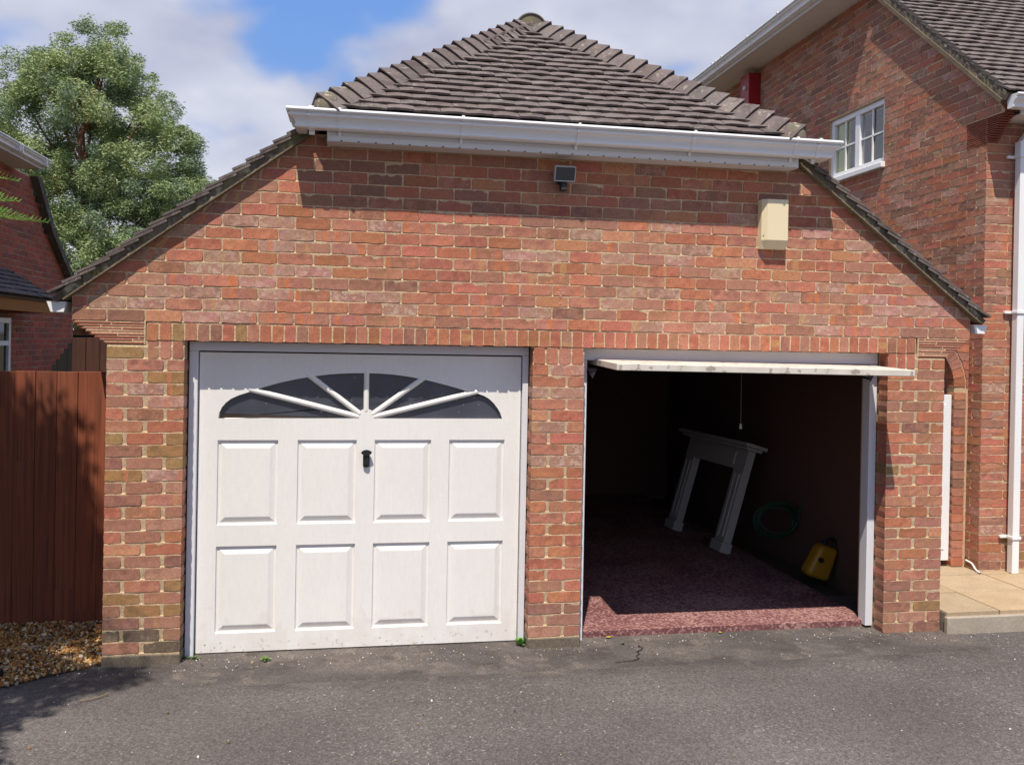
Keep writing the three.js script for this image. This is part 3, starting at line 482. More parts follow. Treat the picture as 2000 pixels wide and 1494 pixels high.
    for (let k = 0; k < 3; k++) mesh('tile_slip', box(Math.min(x(hipX - 0.01), x(hipX + 0.10)), Math.max(x(hipX - 0.01), x(hipX + 0.10)), hipY + 0.012 + k * 0.022, hipY + 0.022 + k * 0.022, hipZ - 0.1, hipZ - 0.002 - k * 0.02, 0.003), tileMats[1], roof);
  }
  // half-round ridge, its near end stopped with mortar
  for (let k = 0; k < 13; k++) { const z1 = apexZ + 0.12 - k * 0.33; if (z1 < back) break; const g = new THREE.CylinderGeometry(0.128, 0.128, 0.325, 20, 1, true, -Math.PI / 2, Math.PI); g.rotateX(-Math.PI / 2); g.rotateZ(0); g.translate(CX, ridgeY - 0.05 + rr(-0.003, 0.003), z1 - 0.163); mesh('ridge_tile', g, pick(tileMats), roof); }
  const cap = new THREE.CylinderGeometry(0.122, 0.122, 0.05, 24); cap.rotateX(Math.PI / 2); cap.translate(CX, ridgeY - 0.05, apexZ + 0.09); mesh('ridge_end', metreUV(cap), matLichen, roof);
  const rim = new THREE.TorusGeometry(0.124, 0.009, 8, 28, Math.PI); rim.translate(CX, ridgeY - 0.05, apexZ + 0.116); mesh('ridge_rim', rim, tileMats[0], roof);
  // verges: undercloak and mortar under the tile ends
  for (const [Fm, sg] of [[LEFT, 1], [RIGHT, -1]]) {
    const bx = (u0, u1, v0, v1, n0, n1) => box(Math.min(sg * u0, sg * u1), Math.max(sg * u0, sg * u1), v0, v1, n0, n1).applyMatrix4(Fm);
    for (let v = 0.04, k = 0; v < 2.0; v += 0.5, k++) mesh('undercloak', bx(-0.12, 0.052 + rr(-0.002, 0.002), v + 0.002, Math.min(v + 0.498, 2.0), -0.052, -0.043), matUndercloak, roof);
    const pos = [], N = 110, pt = (i, j) => { const v = 0.06 + 1.93 * i / N; const w = (h3(i, j, sg + 5) - 0.5) * 0.009 + (fbm(i * 0.2, j, 900, 2) - 0.5) * 0.016; return V(sg * (0.038 + w + (j === 1 ? -0.006 : 0)), v, [-0.043, -0.022, 0.004][j]).applyMatrix4(Fm); };
    for (let i = 0; i < N; i++) for (let j = 0; j < 2; j++) { const q = [pt(i, j), pt(i + 1, j), pt(i + 1, j + 1), pt(i, j + 1)], o = sg > 0 ? [0, 1, 2, 0, 2, 3] : [0, 1, 2, 0, 2, 3]; o.forEach((k) => pos.push(q[k].x, q[k].y, q[k].z)); }
    mesh('verge_mortar', metreUV(geoFrom(pos)), matLichen, roof);
    mesh('verge_bed', bx(-0.12, 0.026, 0.05, 1.99, -0.043, 0.006), matMortarGrey, roof);
  }
}
/* rainwater goods */
const OGEE = [[0, 0.1], [0, 0], [0.052, 0], [0.060, 0.001], [0.066, 0.0055], [0.068, 0.011], [0.066, 0.016], [0.062, 0.019], [0.064, 0.029], [0.069, 0.041], [0.078, 0.053], [0.087, 0.059], [0.095, 0.062], [0.1, 0.067], [0.101, 0.073], [0.098, 0.078], [0.093, 0.081], [0.093, 0.087], [0.108, 0.0885], [0.114, 0.091], [0.117, 0.097], [0.116, 0.105], [0.112, 0.11], [0.104, 0.111]];
const OGEE_IN = [[0.1, 0.1], [0.089, 0.09], [0.087, 0.07], [0.076, 0.06], [0.064, 0.044], [0.057, 0.024], [0.055, 0.006], [0.004, 0.004], [0.004, 0.1]];
// profile [outward, up] swept along a plan path [x, z] with its outward side given per leg
function sweep(profile, path, normals, y0, caps = true) {
  const rings = path.map(([x, z], i) => { const a = normals[Math.max(0, i - 1)], b = normals[Math.min(normals.length - 1, i)], d = 1 + a[0] * b[0] + a[1] * b[1], m = [(a[0] + b[0]) / d, (a[1] + b[1]) / d]; return profile.map(([o, y]) => V(x + m[0] * o, y0 + y, z + m[1] * o)); });
  const pos = [], n = profile.length, tri = (a, b, c) => pos.push(a.x, a.y, a.z, b.x, b.y, b.z, c.x, c.y, c.z);
  for (let i = 0; i + 1 < rings.length; i++) for (let k = 0; k < n; k++) { const l = (k + 1) % n; tri(rings[i][k], rings[i + 1][k], rings[i + 1][l]); tri(rings[i][k], rings[i + 1][l], rings[i][l]); }
  const g = [metreUV(geoFrom(pos))];
  if (caps) for (const r of [rings[0], rings[rings.length - 1]]) { const f = THREE.ShapeUtils.triangulateShape(profile.map(([o, y]) => new THREE.Vector2(o, y)), []), q = []; f.forEach((t) => t.forEach((k) => q.push(r[k].x, r[k].y, r[k].z))); g.push(metreUV(geoFrom(q))); }
  return merge(g);
}
const stopProfile = OGEE.slice(0, 22).concat([[0.0, 0.107]]);
function strap(x, y0, zb, w = 0.024, ax = 'x', sgn = 1) {
  const off = OGEE.slice(2).map(([o, y], i, a) => { const p = a[Math.max(0, i - 1)], q = a[Math.min(a.length - 1, i + 1)], dx = q[0] - p[0], dy = q[1] - p[1], L = Math.hypot(dx, dy) || 1; return [o + dy / L * 0.0045, y - dx / L * 0.0045]; }), prof = [[0, -0.004], ...off, ...OGEE.slice(2).reverse().map(([o, y]) => [o - 0.0008, y + 0.0008]), [0, 0.001]];
  return ax === 'x' ? sweep(prof, [[x - w / 2, zb], [x + w / 2, zb]], [[0, 1]], y0) : sweep(prof, [[zb, x - w / 2], [zb, x + w / 2]], [[sgn, 0]], y0);
}
{
  const gy = 3.288, zb = 0.153;
  const g = mesh('gutter', [sweep([...OGEE, ...OGEE_IN], [[1.165, -0.06], [1.165, zb], [4.545, zb], [4.545, -0.08]], [[-1, 0], [0, 1], [1, 0]], gy), sweep(stopProfile, [[1.165, -0.066], [1.165, -0.06]], [[-1, 0]], gy), sweep(stopProfile, [[4.545, -0.086], [4.545, -0.08]], [[1, 0]], gy)], matUPVC, garage);
  for (const [x, w] of [[1.197, 0.034], [1.364, 0.018], [2.112, 0.018], [2.852, 0.018], [3.623, 0.018], [4.336, 0.018], [4.5, 0.022]]) {
    mesh('gutter_bracket', [strap(x, gy, zb, w), box(x - w / 2, x + w / 2, gy + 0.105, gy + 0.118, zb + 0.098, zb + 0.118, 0.003), box(x - w / 2, x + w / 2, gy - 0.03, gy - 0.002, zb - 0.002, zb + 0.012, 0.002)], matUPVC, g);
  }
  mesh('fascia', [box(1.29, 4.40, 3.235, 3.385, 0.128, 0.1495), box(1.2915, 4.3985, 3.2265, 3.262, 0.1495, 0.158, 0.003), box(1.2875, 1.302, 3.225, 3.385, -0.004, 0.15), box(4.388, 4.4025, 3.225, 3.385, -0.004, 0.15)], matSoffit, garage);
  mesh('soffit', box(1.302, 4.388, 3.228, 3.236, 0.004, 0.128), matSoffit, garage);
  const vents = []; for (let x = 1.37; x < 4.36; x += 0.104) vents.push(box(x, x + 0.012, 3.2272, 3.2335, 0.157, 0.1592)); tag(mesh('soffit_vents', vents, matBlack, garage), null, null, null, 'stuff');
  const trap = [[0, 0.062], [0.012, 0.0], [0.085, 0.0], [0.108, 0.062]];
  mesh('side_gutter', sweep(trap, [[-0.232, 0.005], [-0.232, ZIN]], [[-1, 0]], 2.148), matUPVC, garage);
  mesh('side_gutter', sweep(trap, [[5.868, 0.005], [5.868, ZIN]], [[1, 0]], 2.14), matUPVC, garage);
}
/* the closed door and both frames */
const ZD = -0.15;
{
  const door = new THREE.Group(); door.name = 'closed_garage_door'; garage.add(door); tag(door, 'closed white panelled garage door with sunburst window');
  const rim = [[0.629, 1.496], [0.632, 1.53], [0.65, 1.571], [0.675, 1.602], [0.705, 1.626], [0.75, 1.648], [0.82, 1.672], [0.877, 1.692], [0.955, 1.717], [1.035, 1.739], [1.115, 1.757], [1.198, 1.772], [1.285, 1.785], [1.373, 1.794], [1.46, 1.7985], [1.555, 1.8], [1.645, 1.798], [1.735, 1.792], [1.83, 1.78], [1.92, 1.764], [2.005, 1.745], [2.09, 1.724], [2.165, 1.703], [2.237, 1.682], [2.29, 1.672], [2.335, 1.657], [2.37, 1.636], [2.401, 1.607], [2.43, 1.57], [2.447, 1.54], [2.46, 1.5]];
  const hub = [1.557, 1.499], hr = 0.062, pan = [];
  const cols = [[0.627, 1.006], [1.122, 1.502], [1.612, 1.987], [2.101, 2.479]], rows = [[0.128, 0.688], [0.817, 1.364]];
  const s = new THREE.Shape([[0.517, 0.014], [2.578, 0.014], [2.578, 1.915], [0.517, 1.915]].map((p) => new THREE.Vector2(...p)));
  for (const [x0, x1] of cols) for (const [y0, y1] of rows) { pan.push([x0, x1, y0, y1]); s.holes.push(new THREE.Path([[x0, y0], [x0, y1], [x1, y1], [x1, y0]].map((p) => new THREE.Vector2(...p)))); }
  const fan = [...rim]; for (let a = 0; a <= Math.PI + 1e-6; a += Math.PI / 12) fan.push([hub[0] + hr * Math.cos(a), hub[1] + hr * Math.sin(a)]);
  s.holes.push(new THREE.Path(fan.map((p) => new THREE.Vector2(...p))));
  const duv = (g) => { const p = g.attributes.position, uv = g.attributes.uv; for (let i = 0; i < p.count; i++) uv.setXY(i, (p.getX(i) - 0.45) / 2.2, p.getY(i) / 2.2); return g; };
  mesh('door_leaf', duv(new THREE.ExtrudeGeometry(s, { depth: 0.03, bevelEnabled: true, bevelThickness: 0.003, bevelSize: -0.003, bevelOffset: 0.003, bevelSegments: 1 }).translate(0, 0, ZD - 0.033)), matDoor, door);
  for (const [x0, x1, y0, y1] of pan) {
    const prof = [[0, 0.0], [0.006, -0.012], [0.016, -0.0145], [0.02, -0.014], [0.052, -0.001], [0.056, -0.0005]], R = prof.map(([i, z]) => [[x0 + i, y0 + i, ZD + z], [x1 - i, y0 + i, ZD + z], [x1 - i, y1 - i, ZD + z], [x0 + i, y1 - i, ZD + z]]), pos = [];
    for (let k = 0; k + 1 < R.length; k++) for (let c = 0; c < 4; c++) { const d = (c + 1) % 4; [R[k][c], R[k][d], R[k + 1][d], R[k][c], R[k + 1][d], R[k + 1][c]].forEach((q) => pos.push(...q)); }
    const L = R[R.length - 1]; [L[0], L[1], L[2], L[0], L[2], L[3]].forEach((q) => pos.push(...q));
    const g = geoFrom(pos); g.setAttribute('uv', new THREE.BufferAttribute(new Float32Array(pos.length / 3 * 2), 2)); mesh('door_panel', duv(g), matDoor, door);
  }
  const ends = [[0.845, 1.679], [1.198, 1.773], [1.555, 1.8], [1.92, 1.764], [2.262, 1.676]];
  for (const [ex, ey] of ends) { const a = Math.atan2(ey - hub[1], ex - hub[0]), L = Math.hypot(ex - hub[0], ey - hub[1]) + 0.03, g = new THREE.CylinderGeometry(0.0185, 0.0175, L - 0.05, 12); g.rotateZ(-Math.PI / 2); g.scale(1, 1, 0.8); g.translate((L + 0.05) / 2, 0, 0); g.rotateZ(a); g.translate(hub[0], hub[1], ZD - 0.0105); mesh('glazing_bar', g, matDoor, door); }
  const poly = (x, y) => Math.atan2(y - hub[1], x - hub[0]), cuts = [Math.PI, ...ends.map(([x, y]) => poly(x, y)), 0.0];
  for (let k = 0; k < 6; k++) { const hi = cuts[k], lo = cuts[k + 1], pts = rim.filter(([x, y]) => { const a = Math.max(0, poly(x, y)); return a <= hi + 1e-6 && a >= lo - 1e-6; }); const e = [k > 0 ? ends[k - 1] : null, k < 5 ? ends[k] : null]; const out = [...(e[0] ? [e[0]] : []), ...pts, ...(e[1] ? [e[1]] : []), [hub[0] + 0.04 * Math.cos(lo), hub[1] + 0.04 * Math.sin(lo)], [hub[0] + 0.04 * Math.cos(hi), hub[1] + 0.04 * Math.sin(hi)]]; const g = new THREE.ExtrudeGeometry(new THREE.Shape(out.map((p) => new THREE.Vector2(...p))), { depth: 0.004, bevelEnabled: false }); g.translate(0, 0, ZD - 0.027); mesh('door_pane', duv(g), matDoorPane, door); }
  // lock handle
  const fl = new THREE.CylinderGeometry(0.034, 0.026, 0.022, 20); fl.rotateX(Math.PI / 2); fl.scale(1, 0.52, 1); fl.translate(1.563, 1.283, ZD + 0.03);
  mesh('door_handle', [fl, box(1.541, 1.585, 1.184, 1.276, ZD, ZD + 0.024, 0.012), cyl([1.563, 1.283, ZD], [1.563, 1.283, ZD + 0.03], 0.015), box(1.553, 1.573, 1.2, 1.25, ZD + 0.02, ZD + 0.031, 0.004)], matBlack, door);
  const backing = mesh('door_back', box(0.52, 2.575, 0.02, 1.91, ZD - 0.06, ZD - 0.036), matBoardIn, door);
  const fr = (parts, nm) => { const g = mesh(nm, parts, matFrame, garage); return g; };
  fr([box(0.456, 0.508, 0.0, 1.927, -0.2, -0.118, 0.004), box(2.587, 2.626, 0.0, 1.927, -0.2, -0.118, 0.004), box(0.456, 2.626, 1.928, 1.985, -0.2, -0.117, 0.004)], 'door_frame');
  fr([box(2.984, 3.03, 0.0, 1.903, -0.2, -0.115, 0.004), box(5.133, 5.19, 0.02, 1.903, -0.21, -0.118, 0.004), box(2.984, 5.19, 1.904, 1.985, -0.2, -0.116, 0.004)], 'door_frame');
}
/* the open door: slid up under the ceiling, its foot sticking out over the drive */
{
  const d = new THREE.Group(); d.name = 'open_garage_door'; garage.add(d); tag(d, 'raised white garage door with weathered bottom edge jutting out');
  const g = new RoundedBoxGeometry(2.048, 0.042, 1.98, 2, 0.004), p = g.attributes.position; for (let i = 0; i < p.count; i++) { const x = p.getX(i); p.setY(i, p.getY(i) - 0.006 * Math.cos(x * 1.5) ); }
  const leaf = mesh('door_leaf', metreUV(g), matOpenDoor, d); leaf.position.set(4.106, 1.902, -0.588); leaf.rotation.set(0.035, 0, -0.0075);
  for (const x of [3.06, 5.118]) { const g2 = new THREE.ExtrudeGeometry(new THREE.Shape([[0, 0], [0.07, 0], [0.035, -0.07]].map((q) => new THREE.Vector2(...q))), { depth: 0.006, bevelEnabled: false }); g2.translate(x - 0.035, 1.85, -0.09); mesh('hinge_plate', [g2, cyl([x, 1.8, -0.1], [x, 1.87, -0.75], 0.008)], matDarkMetal, d); }
}
/* things on and in the garage */
{
  const t = thing('floodlight', 'black floodlight with grey glass and sensor under the front gutter', 'floodlight', [2.797, 3.095, 0.0]); t.scale.setScalar(0.88);
  const tilt = (g) => g.applyMatrix4(new THREE.Matrix4().makeRotationX(0.28).setPosition(0, 0.025, 0.1));
  mesh('housing', [tilt(box(-0.075, 0.075, -0.05, 0.055, -0.04, 0.03, 0.01)), box(-0.035, 0.035, -0.04, 0.02, 0.0, 0.06, 0.005)], matBlack, t);
  mesh('rim', [tilt(box(-0.078, 0.078, 0.05, 0.058, -0.01, 0.038, 0.002)), tilt(box(-0.078, 0.078, -0.055, -0.047, -0.01, 0.038, 0.002)), tilt(box(-0.079, -0.072, -0.047, 0.05, -0.01, 0.037, 0.002)), tilt(box(0.072, 0.079, -0.047, 0.05, -0.01, 0.037, 0.002))], std({ color: srgb(176, 176, 180), roughness: 0.4 }), t);
  mesh('lamp_glass', tilt(box(-0.072, 0.072, -0.047, 0.05, 0.02, 0.034)), new THREE.MeshPhysicalMaterial({ color: srgb(44, 48, 52), roughness: 0.25, clearcoat: 1, clearcoatRoughness: 0.1 }), t);
  mesh('sensor', [cyl([0, -0.03, 0.06], [0, -0.075, 0.07], 0.034, 0.026, 16), box(-0.024, 0.024, -0.1, -0.068, 0.045, 0.095, 0.006)], matBlack, t);
  mesh('sensor_lens', box(-0.02, 0.02, -0.094, -0.072, 0.09, 0.101, 0.006), std({ color: srgb(92, 92, 92), roughness: 0.4 }), t);
  const b = thing('alarm_box', 'cream plastic alarm sounder box on the sunlit garage gable', 'alarm box', [4.285, 2.69, 0]);
  const sh = (y0, y1, d) => { const q = [[-0.096, 0], [-0.092, d * 0.62], [-0.062, d], [0.088, d], [0.096, d * 0.62], [0.096, 0]], s = new THREE.Shape(q.map(([x, z]) => new THREE.Vector2(x, -z))), g = new THREE.ExtrudeGeometry(s, { depth: y1 - y0, bevelEnabled: true, bevelSize: 0.004, bevelThickness: 0.004, bevelOffset: -0.004, bevelSegments: 2 }); g.rotateX(-Math.PI / 2); return metreUV(g.translate(0, y0, 0)); };
  mesh('cover', sh(0.054, 0.328, 0.078), matCream, b);
  const base = sh(0.0, 0.05, 0.076), bp = base.attributes.position; for (let i = 0; i < bp.count; i++) if (bp.getY(i) < 0.02) bp.setZ(i, bp.getZ(i) * 0.55); base.computeVertexNormals(); mesh('base', base, matCream, b);
  const mark = new THREE.ExtrudeGeometry(new THREE.Shape([[0, 0.012], [0.004, 0.0], [0.011, 0.016], [0.007, 0.012], [0.004, 0.007]].map((q) => new THREE.Vector2(...q))), { depth: 0.001, bevelEnabled: false }); mark.rotateY(-0.98); mark.translate(-0.084, 0.075, 0.0565); mesh('mark', mark, matBlack, b);
}
{
  const c = thing('pull_cord', 'thin white light pull cord with toggle hanging inside open garage', 'pull cord', [4.828, 2.3, -1.6]);
  mesh('cord', cyl([0, 0, 0], [0.004, -0.97, 0], 0.0025), std({ color: srgb(150, 150, 148) }), c); mesh('toggle', cyl([0.004, -1.01, 0], [0.004, -0.965, 0], 0.014, 0.01), std({ color: srgb(225, 225, 220) }), c); mesh('switch', box(-0.04, 0.04, -0.03, 0.004, -0.04, 0.04, 0.008), matUPVC, c);
  // an old fire surround: mantel, frieze and two pilasters, leaning over towards the right-hand wall
  const tb = thing('fire_surround', 'old white fireplace surround leaning in the dark of the open garage', 'fireplace surround', [4.955, 0.05, -2.2]);
  const wt = std({ map: whiteTex, color: srgb(190, 186, 178), roughness: 0.6 }), T = (g) => g.applyMatrix4(new THREE.Matrix4().makeRotationFromEuler(new THREE.Euler(0, 0.1, -0.28)));
  mesh('mantel_shelf', [T(box(-0.15, 0.09, 1.03, 1.065, -1.26, 0.14, 0.006)), T(box(-0.115, 0.06, 1.0, 1.029, -1.22, 0.11, 0.008))], wt, tb);
  mesh('frieze', [T(box(-0.05, 0.03, 0.80, 0.999, -1.14, 0.05, 0.004)), T(box(-0.062, -0.049, 0.84, 0.96, -0.95, -0.15, 0.004))], wt, tb);
  for (const z of [0, -1.0]) { mesh('pilaster', [T(box(-0.055, 0.03, 0.1, 0.799, z - 0.13, z + 0.05, 0.005)), T(box(-0.068, -0.054, 0.14, 0.76, z - 0.095, z - 0.06, 0.004)), T(box(-0.068, -0.054, 0.14, 0.76, z - 0.02, z + 0.015, 0.004))], wt, tb); mesh('plinth_block', T(box(-0.075, 0.04, 0.0, 0.099, z - 0.145, z + 0.065, 0.005)), wt, tb); }
  const y = thing('yellow_can', 'yellow plastic container with handle on the open garage floor', 'container', [5.40, 0.05, -1.2]);
  const yb = new RoundedBoxGeometry(0.22, 0.29, 0.15, 4, 0.045), yp = yb.attributes.position; for (let i = 0; i < yp.count; i++) { const k = yp.getY(i) > 0.03 ? 1 - (yp.getY(i) - 0.03) * 2.6 : 1; yp.setX(i, yp.getX(i) * k + (yp.getY(i) > 0 ? yp.getY(i) * 0.2 : 0)); } yb.computeVertexNormals(); yb.rotateZ(-0.32); yb.translate(-0.02, 0.16, 0);
  const ym = std({ color: srgb(178, 128, 28), roughness: 0.45 }); mesh('body', yb, ym, y); mesh('handle', tube([[0.0, 0.28, 0], [0.06, 0.345, 0], [0.12, 0.32, 0], [0.11, 0.24, 0]], 0.014), matBlack, y); mesh('cap', cyl([-0.05, 0.19, 0.075], [-0.055, 0.19, 0.1], 0.022), matBlack, y);
  const h = thing('garden_hose', 'coil of dark green hose hanging in the open garage', 'hose', [5.3, 0.43, -1.85]); h.scale.setScalar(0.72);
  const coil = []; for (let i = 0; i <= 150; i++) { const a = i / 24 * Math.PI * 2, r = 0.27 + 0.03 * Math.sin(i * 0.21); coil.push([Math.cos(a) * r, Math.sin(a) * r * 0.72 - 0.03 * Math.sin(i * 0.05), 0.02 * Math.sin(i * 0.4) + i * 0.0006]); }
  mesh('coil', tube(coil, 0.011, 260, 6), std({ color: srgb(26, 66, 48), roughness: 0.5 }), h); mesh('tail', tube([[0.27, 0.02, 0.08], [0.36, 0.3, 0.05], [0.4, 0.75, 0.0], [0.41, 1.1, -0.05]], 0.011, 40, 6), std({ color: srgb(26, 66, 48), roughness: 0.5 }), h);
}
/* ---------- the house on the right ---------- */
const HX = 6.69, HZ = -0.94;
{
  const house = thing('brick_house', 'tall red brick house with white eaves and casement window behind the garage', 'house');
  const SIDE = basis([HX, 0, 0], [0, 0, 1], [0, 1, 0], [-1, 0, 0]), FACE = basis([HX, 0, HZ], [1, 0, 0], [0, 1, 0], [0, 0, 1]);
  const top = 5.72, vZ = (y) => (y < 4.02 ? -0.74 : -0.74 - (y - 4.02) / 0.86), W = new Masonry(SIDE), mortar = [], win = [-3.47, -2.42, 3.875, 4.57];
  const mixHi = { plum: 3, bloom: 2.6, pink: 3, red: 4, brown: 3, banded: 1 }, mixLo = { red: 4, pink: 3, brown: 3, bloom: 2, banded: 1.4, plum: 1 };
  const y0 = 0.165;
  for (let i = 0; i < 74; i++) {
    const y = y0 + i * 0.075 + 0.005; if (y > top - 0.02) break;
    const wide = y > 3.98, kneel = y > 3.75 && !wide, off = i % 2 ? 0.1125 : 0;
    for (let k = 0; k < 36; k++) {
      let a = (wide ? -0.74 : HZ) - (k + 1) * 0.225 + off, b = a + 0.215; if (a < -8.1) break;
      const end = wide ? vZ(y + 0.065) : kneel ? -1.19 : HZ; if (a > (wide ? vZ(y) : end) - 0.03) continue; let kind = 's';
      if (b > end) b = end; if (off && k === 0 && !wide && !kneel) { b = HZ; a = HZ - 0.1025; kind = 'h'; }
      const inW = y + 0.06 > win[2] && y < win[3]; if (inW && b > win[0] && a < win[1]) { if (a < win[0] && b > win[0]) b = win[0] - 0.004; else if (b > win[1] && a < win[1]) a = win[1] + 0.004; else continue; }
      if (b - a < 0.04 && !(wide && y > 4.0 && b === end)) continue; if (b - a < 0.13) kind = 'h';
      const type = y < 0.3 ? 'brown' : weighted(y > 3.3 || a < -2 ? mixHi : mixLo), edge = b >= HZ - 0.001 && !wide && !kneel;
      if (wide && b > vZ(y + 0.065) - 0.02 && y > 4.0) { const l = vZ(y), m = vZ(y + 0.065); W.cut([[a, y], [Math.min(l, a + 0.4), y], [Math.max(m, a + 0.004), y + 0.065], [a, y + 0.065]], type); } else W.add(a, y, b - a, 0.065, type, kind, edge ? (kind === 'h' ? 0.215 : 0.1) : 0);
    }
  }
  const F = new Masonry(FACE);
  for (let i = 0; i < 52; i++) { const y = y0 + i * 0.075 + 0.005, o = i % 2; if (y > 3.98) break; for (let k = 0; k < 9; k++) { const a = o ? (k ? 0.1125 + (k - 1) * 0.225 : 0.0) : k * 0.225, w = o && !k ? 0.1025 : 0.215; if ((o && k) || (!o && k)) F.add(a + (o ? 0 : 0), y, w, 0.065, weighted(y < 0.4 ? { brown: 3, red: 1, olive: 1 } : mixLo), w > 0.2 ? 's' : 'h'); else F.add(a, y, w, 0.065, weighted(mixLo), w > 0.2 ? 's' : 'h'); } }
  mortar.push(mortarSheet(SIDE, 0, 3.75, konst(-8), konst(HZ), y0, 0.075, 0.2), mortarSheet(SIDE, 3.75, win[2], konst(-8), konst(-1.19), y0, 0.075, 0.2));
  mortar.push(mortarSheet(SIDE, win[2], win[3], konst(-8), konst(win[0]), y0, 0.075, 0.2), mortarSheet(SIDE, win[2], 3.98, konst(win[1]), konst(-1.19), y0, 0.075, 0.2), mortarSheet(SIDE, 3.98, win[3], konst(win[1]), vZ, y0, 0.075, 0.2), mortarSheet(SIDE, win[3], top, konst(-8), vZ, y0, 0.075, 0.2));
  mortar.push(mortarSheet(FACE, 0, 4.05, konst(0), konst(2.2), y0, 0.075, 0.2));
  const ext = (pts, x, d) => { const g = new THREE.ExtrudeGeometry(new THREE.Shape(pts.map((q) => new THREE.Vector2(-q[0], q[1]))), { depth: d, bevelEnabled: false }); g.rotateY(Math.PI / 2); return metreUV(g.translate(x, 0, 0)); };
  // body of the side wall, in strips round the window opening
  mortar.push(ext([[-8, -0.05], [HZ - 0.01, -0.05], [HZ - 0.01, win[2]], [-8, win[2]]].reverse(), HX + 0.008, 0.25), ext([[-8, win[2]], [win[0], win[2]], [win[0], win[3]], [-8, win[3]]].reverse(), HX + 0.008, 0.25), ext([[win[1], win[2]], [HZ - 0.01, win[2]], [HZ - 0.01, 4.24], [vZ(win[3]) - 0.01, win[3]], [win[1], win[3]]].reverse(), HX + 0.008, 0.25), ext([[-8, win[3]], [vZ(win[3]) - 0.01, win[3]], [vZ(top) - 0.01, top], [-8, top]].reverse(), HX + 0.008, 0.25), box(HX + 0.012, 12, -0.05, 4.05, HZ - 0.25, HZ - 0.008));
  const wall = mesh('wall', mortar, matMortar, house);
  commit([...W.items, ...F.items], wall, 'brick', 'brickwork', matBrick, 300);
  for (let k = 0; k < 14; k++) { const y = 3.757 + k * 0.0165, e = HZ + 0.2 * Math.pow(k / 13, 0.9); let x = -1.185; while (x < e - 0.02) { const n = Math.min(e, x + (x < -1.18 ? rr(0.08, 0.24) : 0.25)); mesh('creasing_tile', box(HX - rr(0.001, 0.004), HX + 0.1, y, y + 0.0095, x, n - 0.006, 0.002), matTileRed, wall); x = n; } }
  mesh('kneeler', box(HX + 0.008, HX + 0.1, 3.985, 4.06, HZ - 0.009, -0.745), matTileRed, house);
  // roof over the front, its verge climbing the side wall
  const RF = basis([0, 4.10, -0.64], [1, 0, 0], [0, 0.6520, -0.7582], [0, 0.7582, 0.6520]), rf = [slab([[HX - 0.05, 4.10, -0.64], [14, 4.10, -0.64], [14, 8.1, -5.29], [8.87, 8.1, -5.29], [HX - 0.05, 5.75, -2.558]], 0.06), slab([[8.87, 8.1, -5.29], [14, 8.1, -5.29], [14, 4.1, -9.94], [HX - 0.05, 4.1, -9.94]], 0.06)];
  const roof = mesh('roof', rf, matBoardIn, house);
  commit(tileField(RF, 46, (v) => HX - 0.055 + Math.max(0, v - 2.53) * 0.758, konst(10.2)), roof, 'roof_tile', 'roof_tiles', tileMats[0], 300);
  mesh('undercloak', box(HX - 0.06, HX + 0.12, 0.03, 2.4, -0.1, -0.065).applyMatrix4(RF), matUndercloak, roof);
  { const pos = [], N = 90, pt = (i, j) => V(HX - 0.045 - h3(i, j, 3) * 0.01, 0.03 + 2.4 * i / N, [-0.066, -0.03, 0.006][j]).applyMatrix4(RF); for (let i = 0; i < N; i++) for (let j = 0; j < 2; j++) { const q = [pt(i, j), pt(i, j + 1), pt(i + 1, j + 1), pt(i + 1, j)]; [0, 1, 2, 0, 2, 3].forEach((k) => pos.push(q[k].x, q[k].y, q[k].z)); } mesh('verge_mortar', metreUV(geoFrom(pos)), matLichen, roof); }
  // eaves at the side: soffit, fascia, gutter
  const se = 6.31, sB = -6.98, sF = -2.55;
  mesh('soffit', box(se, HX + 0.1, top + 0.002, top + 0.014, sB, sF), matSoffit, house);
  mesh('fascia', [box(se - 0.02, se - 0.001, top - 0.012, top + 0.16, sB, sF), box(se - 0.02, HX - 0.002, top - 0.012, top + 0.16, sB - 0.018, sB - 0.001)], matSoffit, house);
  mesh('hip_slope', slab([[se - 0.06, top + 0.17, sB - 0.1], [se - 0.06, top + 0.17, sF], [8.87, 8.1, -5.29]], 0.06), tileMats[1], house);
  const sg = mesh('side_eaves_gutter', sweep([...OGEE, ...OGEE_IN], [[se - 0.022, sB - 0.35], [se - 0.022, sF + 0.3]], [[-1, 0]], top + 0.03), matUPVC, house);
  for (const z of [-6.9, -6.62, -5.62, -5.5, -5.32, -4.55, -3.75, -3.0]) mesh('gutter_bracket', [strap(z, top + 0.03, se - 0.022, 0.02, 'z', -1), box(se - 0.15, se - 0.11, top + 0.133, top + 0.148, z - 0.012, z + 0.012)], matUPVC, sg);
  const fg = mesh('front_gutter', [sweep([...OGEE, ...OGEE_IN].map(([o, y]) => [o, y]), [[6.668, -0.68], [12, -0.68]], [[0, 1]], 3.985), sweep(stopProfile, [[6.662, -0.68], [6.668, -0.68]], [[0, 1]], 3.985)], matUPVC, house);
  mesh('front_soffit', [box(6.795, 12, 3.95, 3.962, HZ + 0.004, -0.70), box(6.795, 12, 3.95, 4.05, -0.699, -0.684)], matSoffit, house);
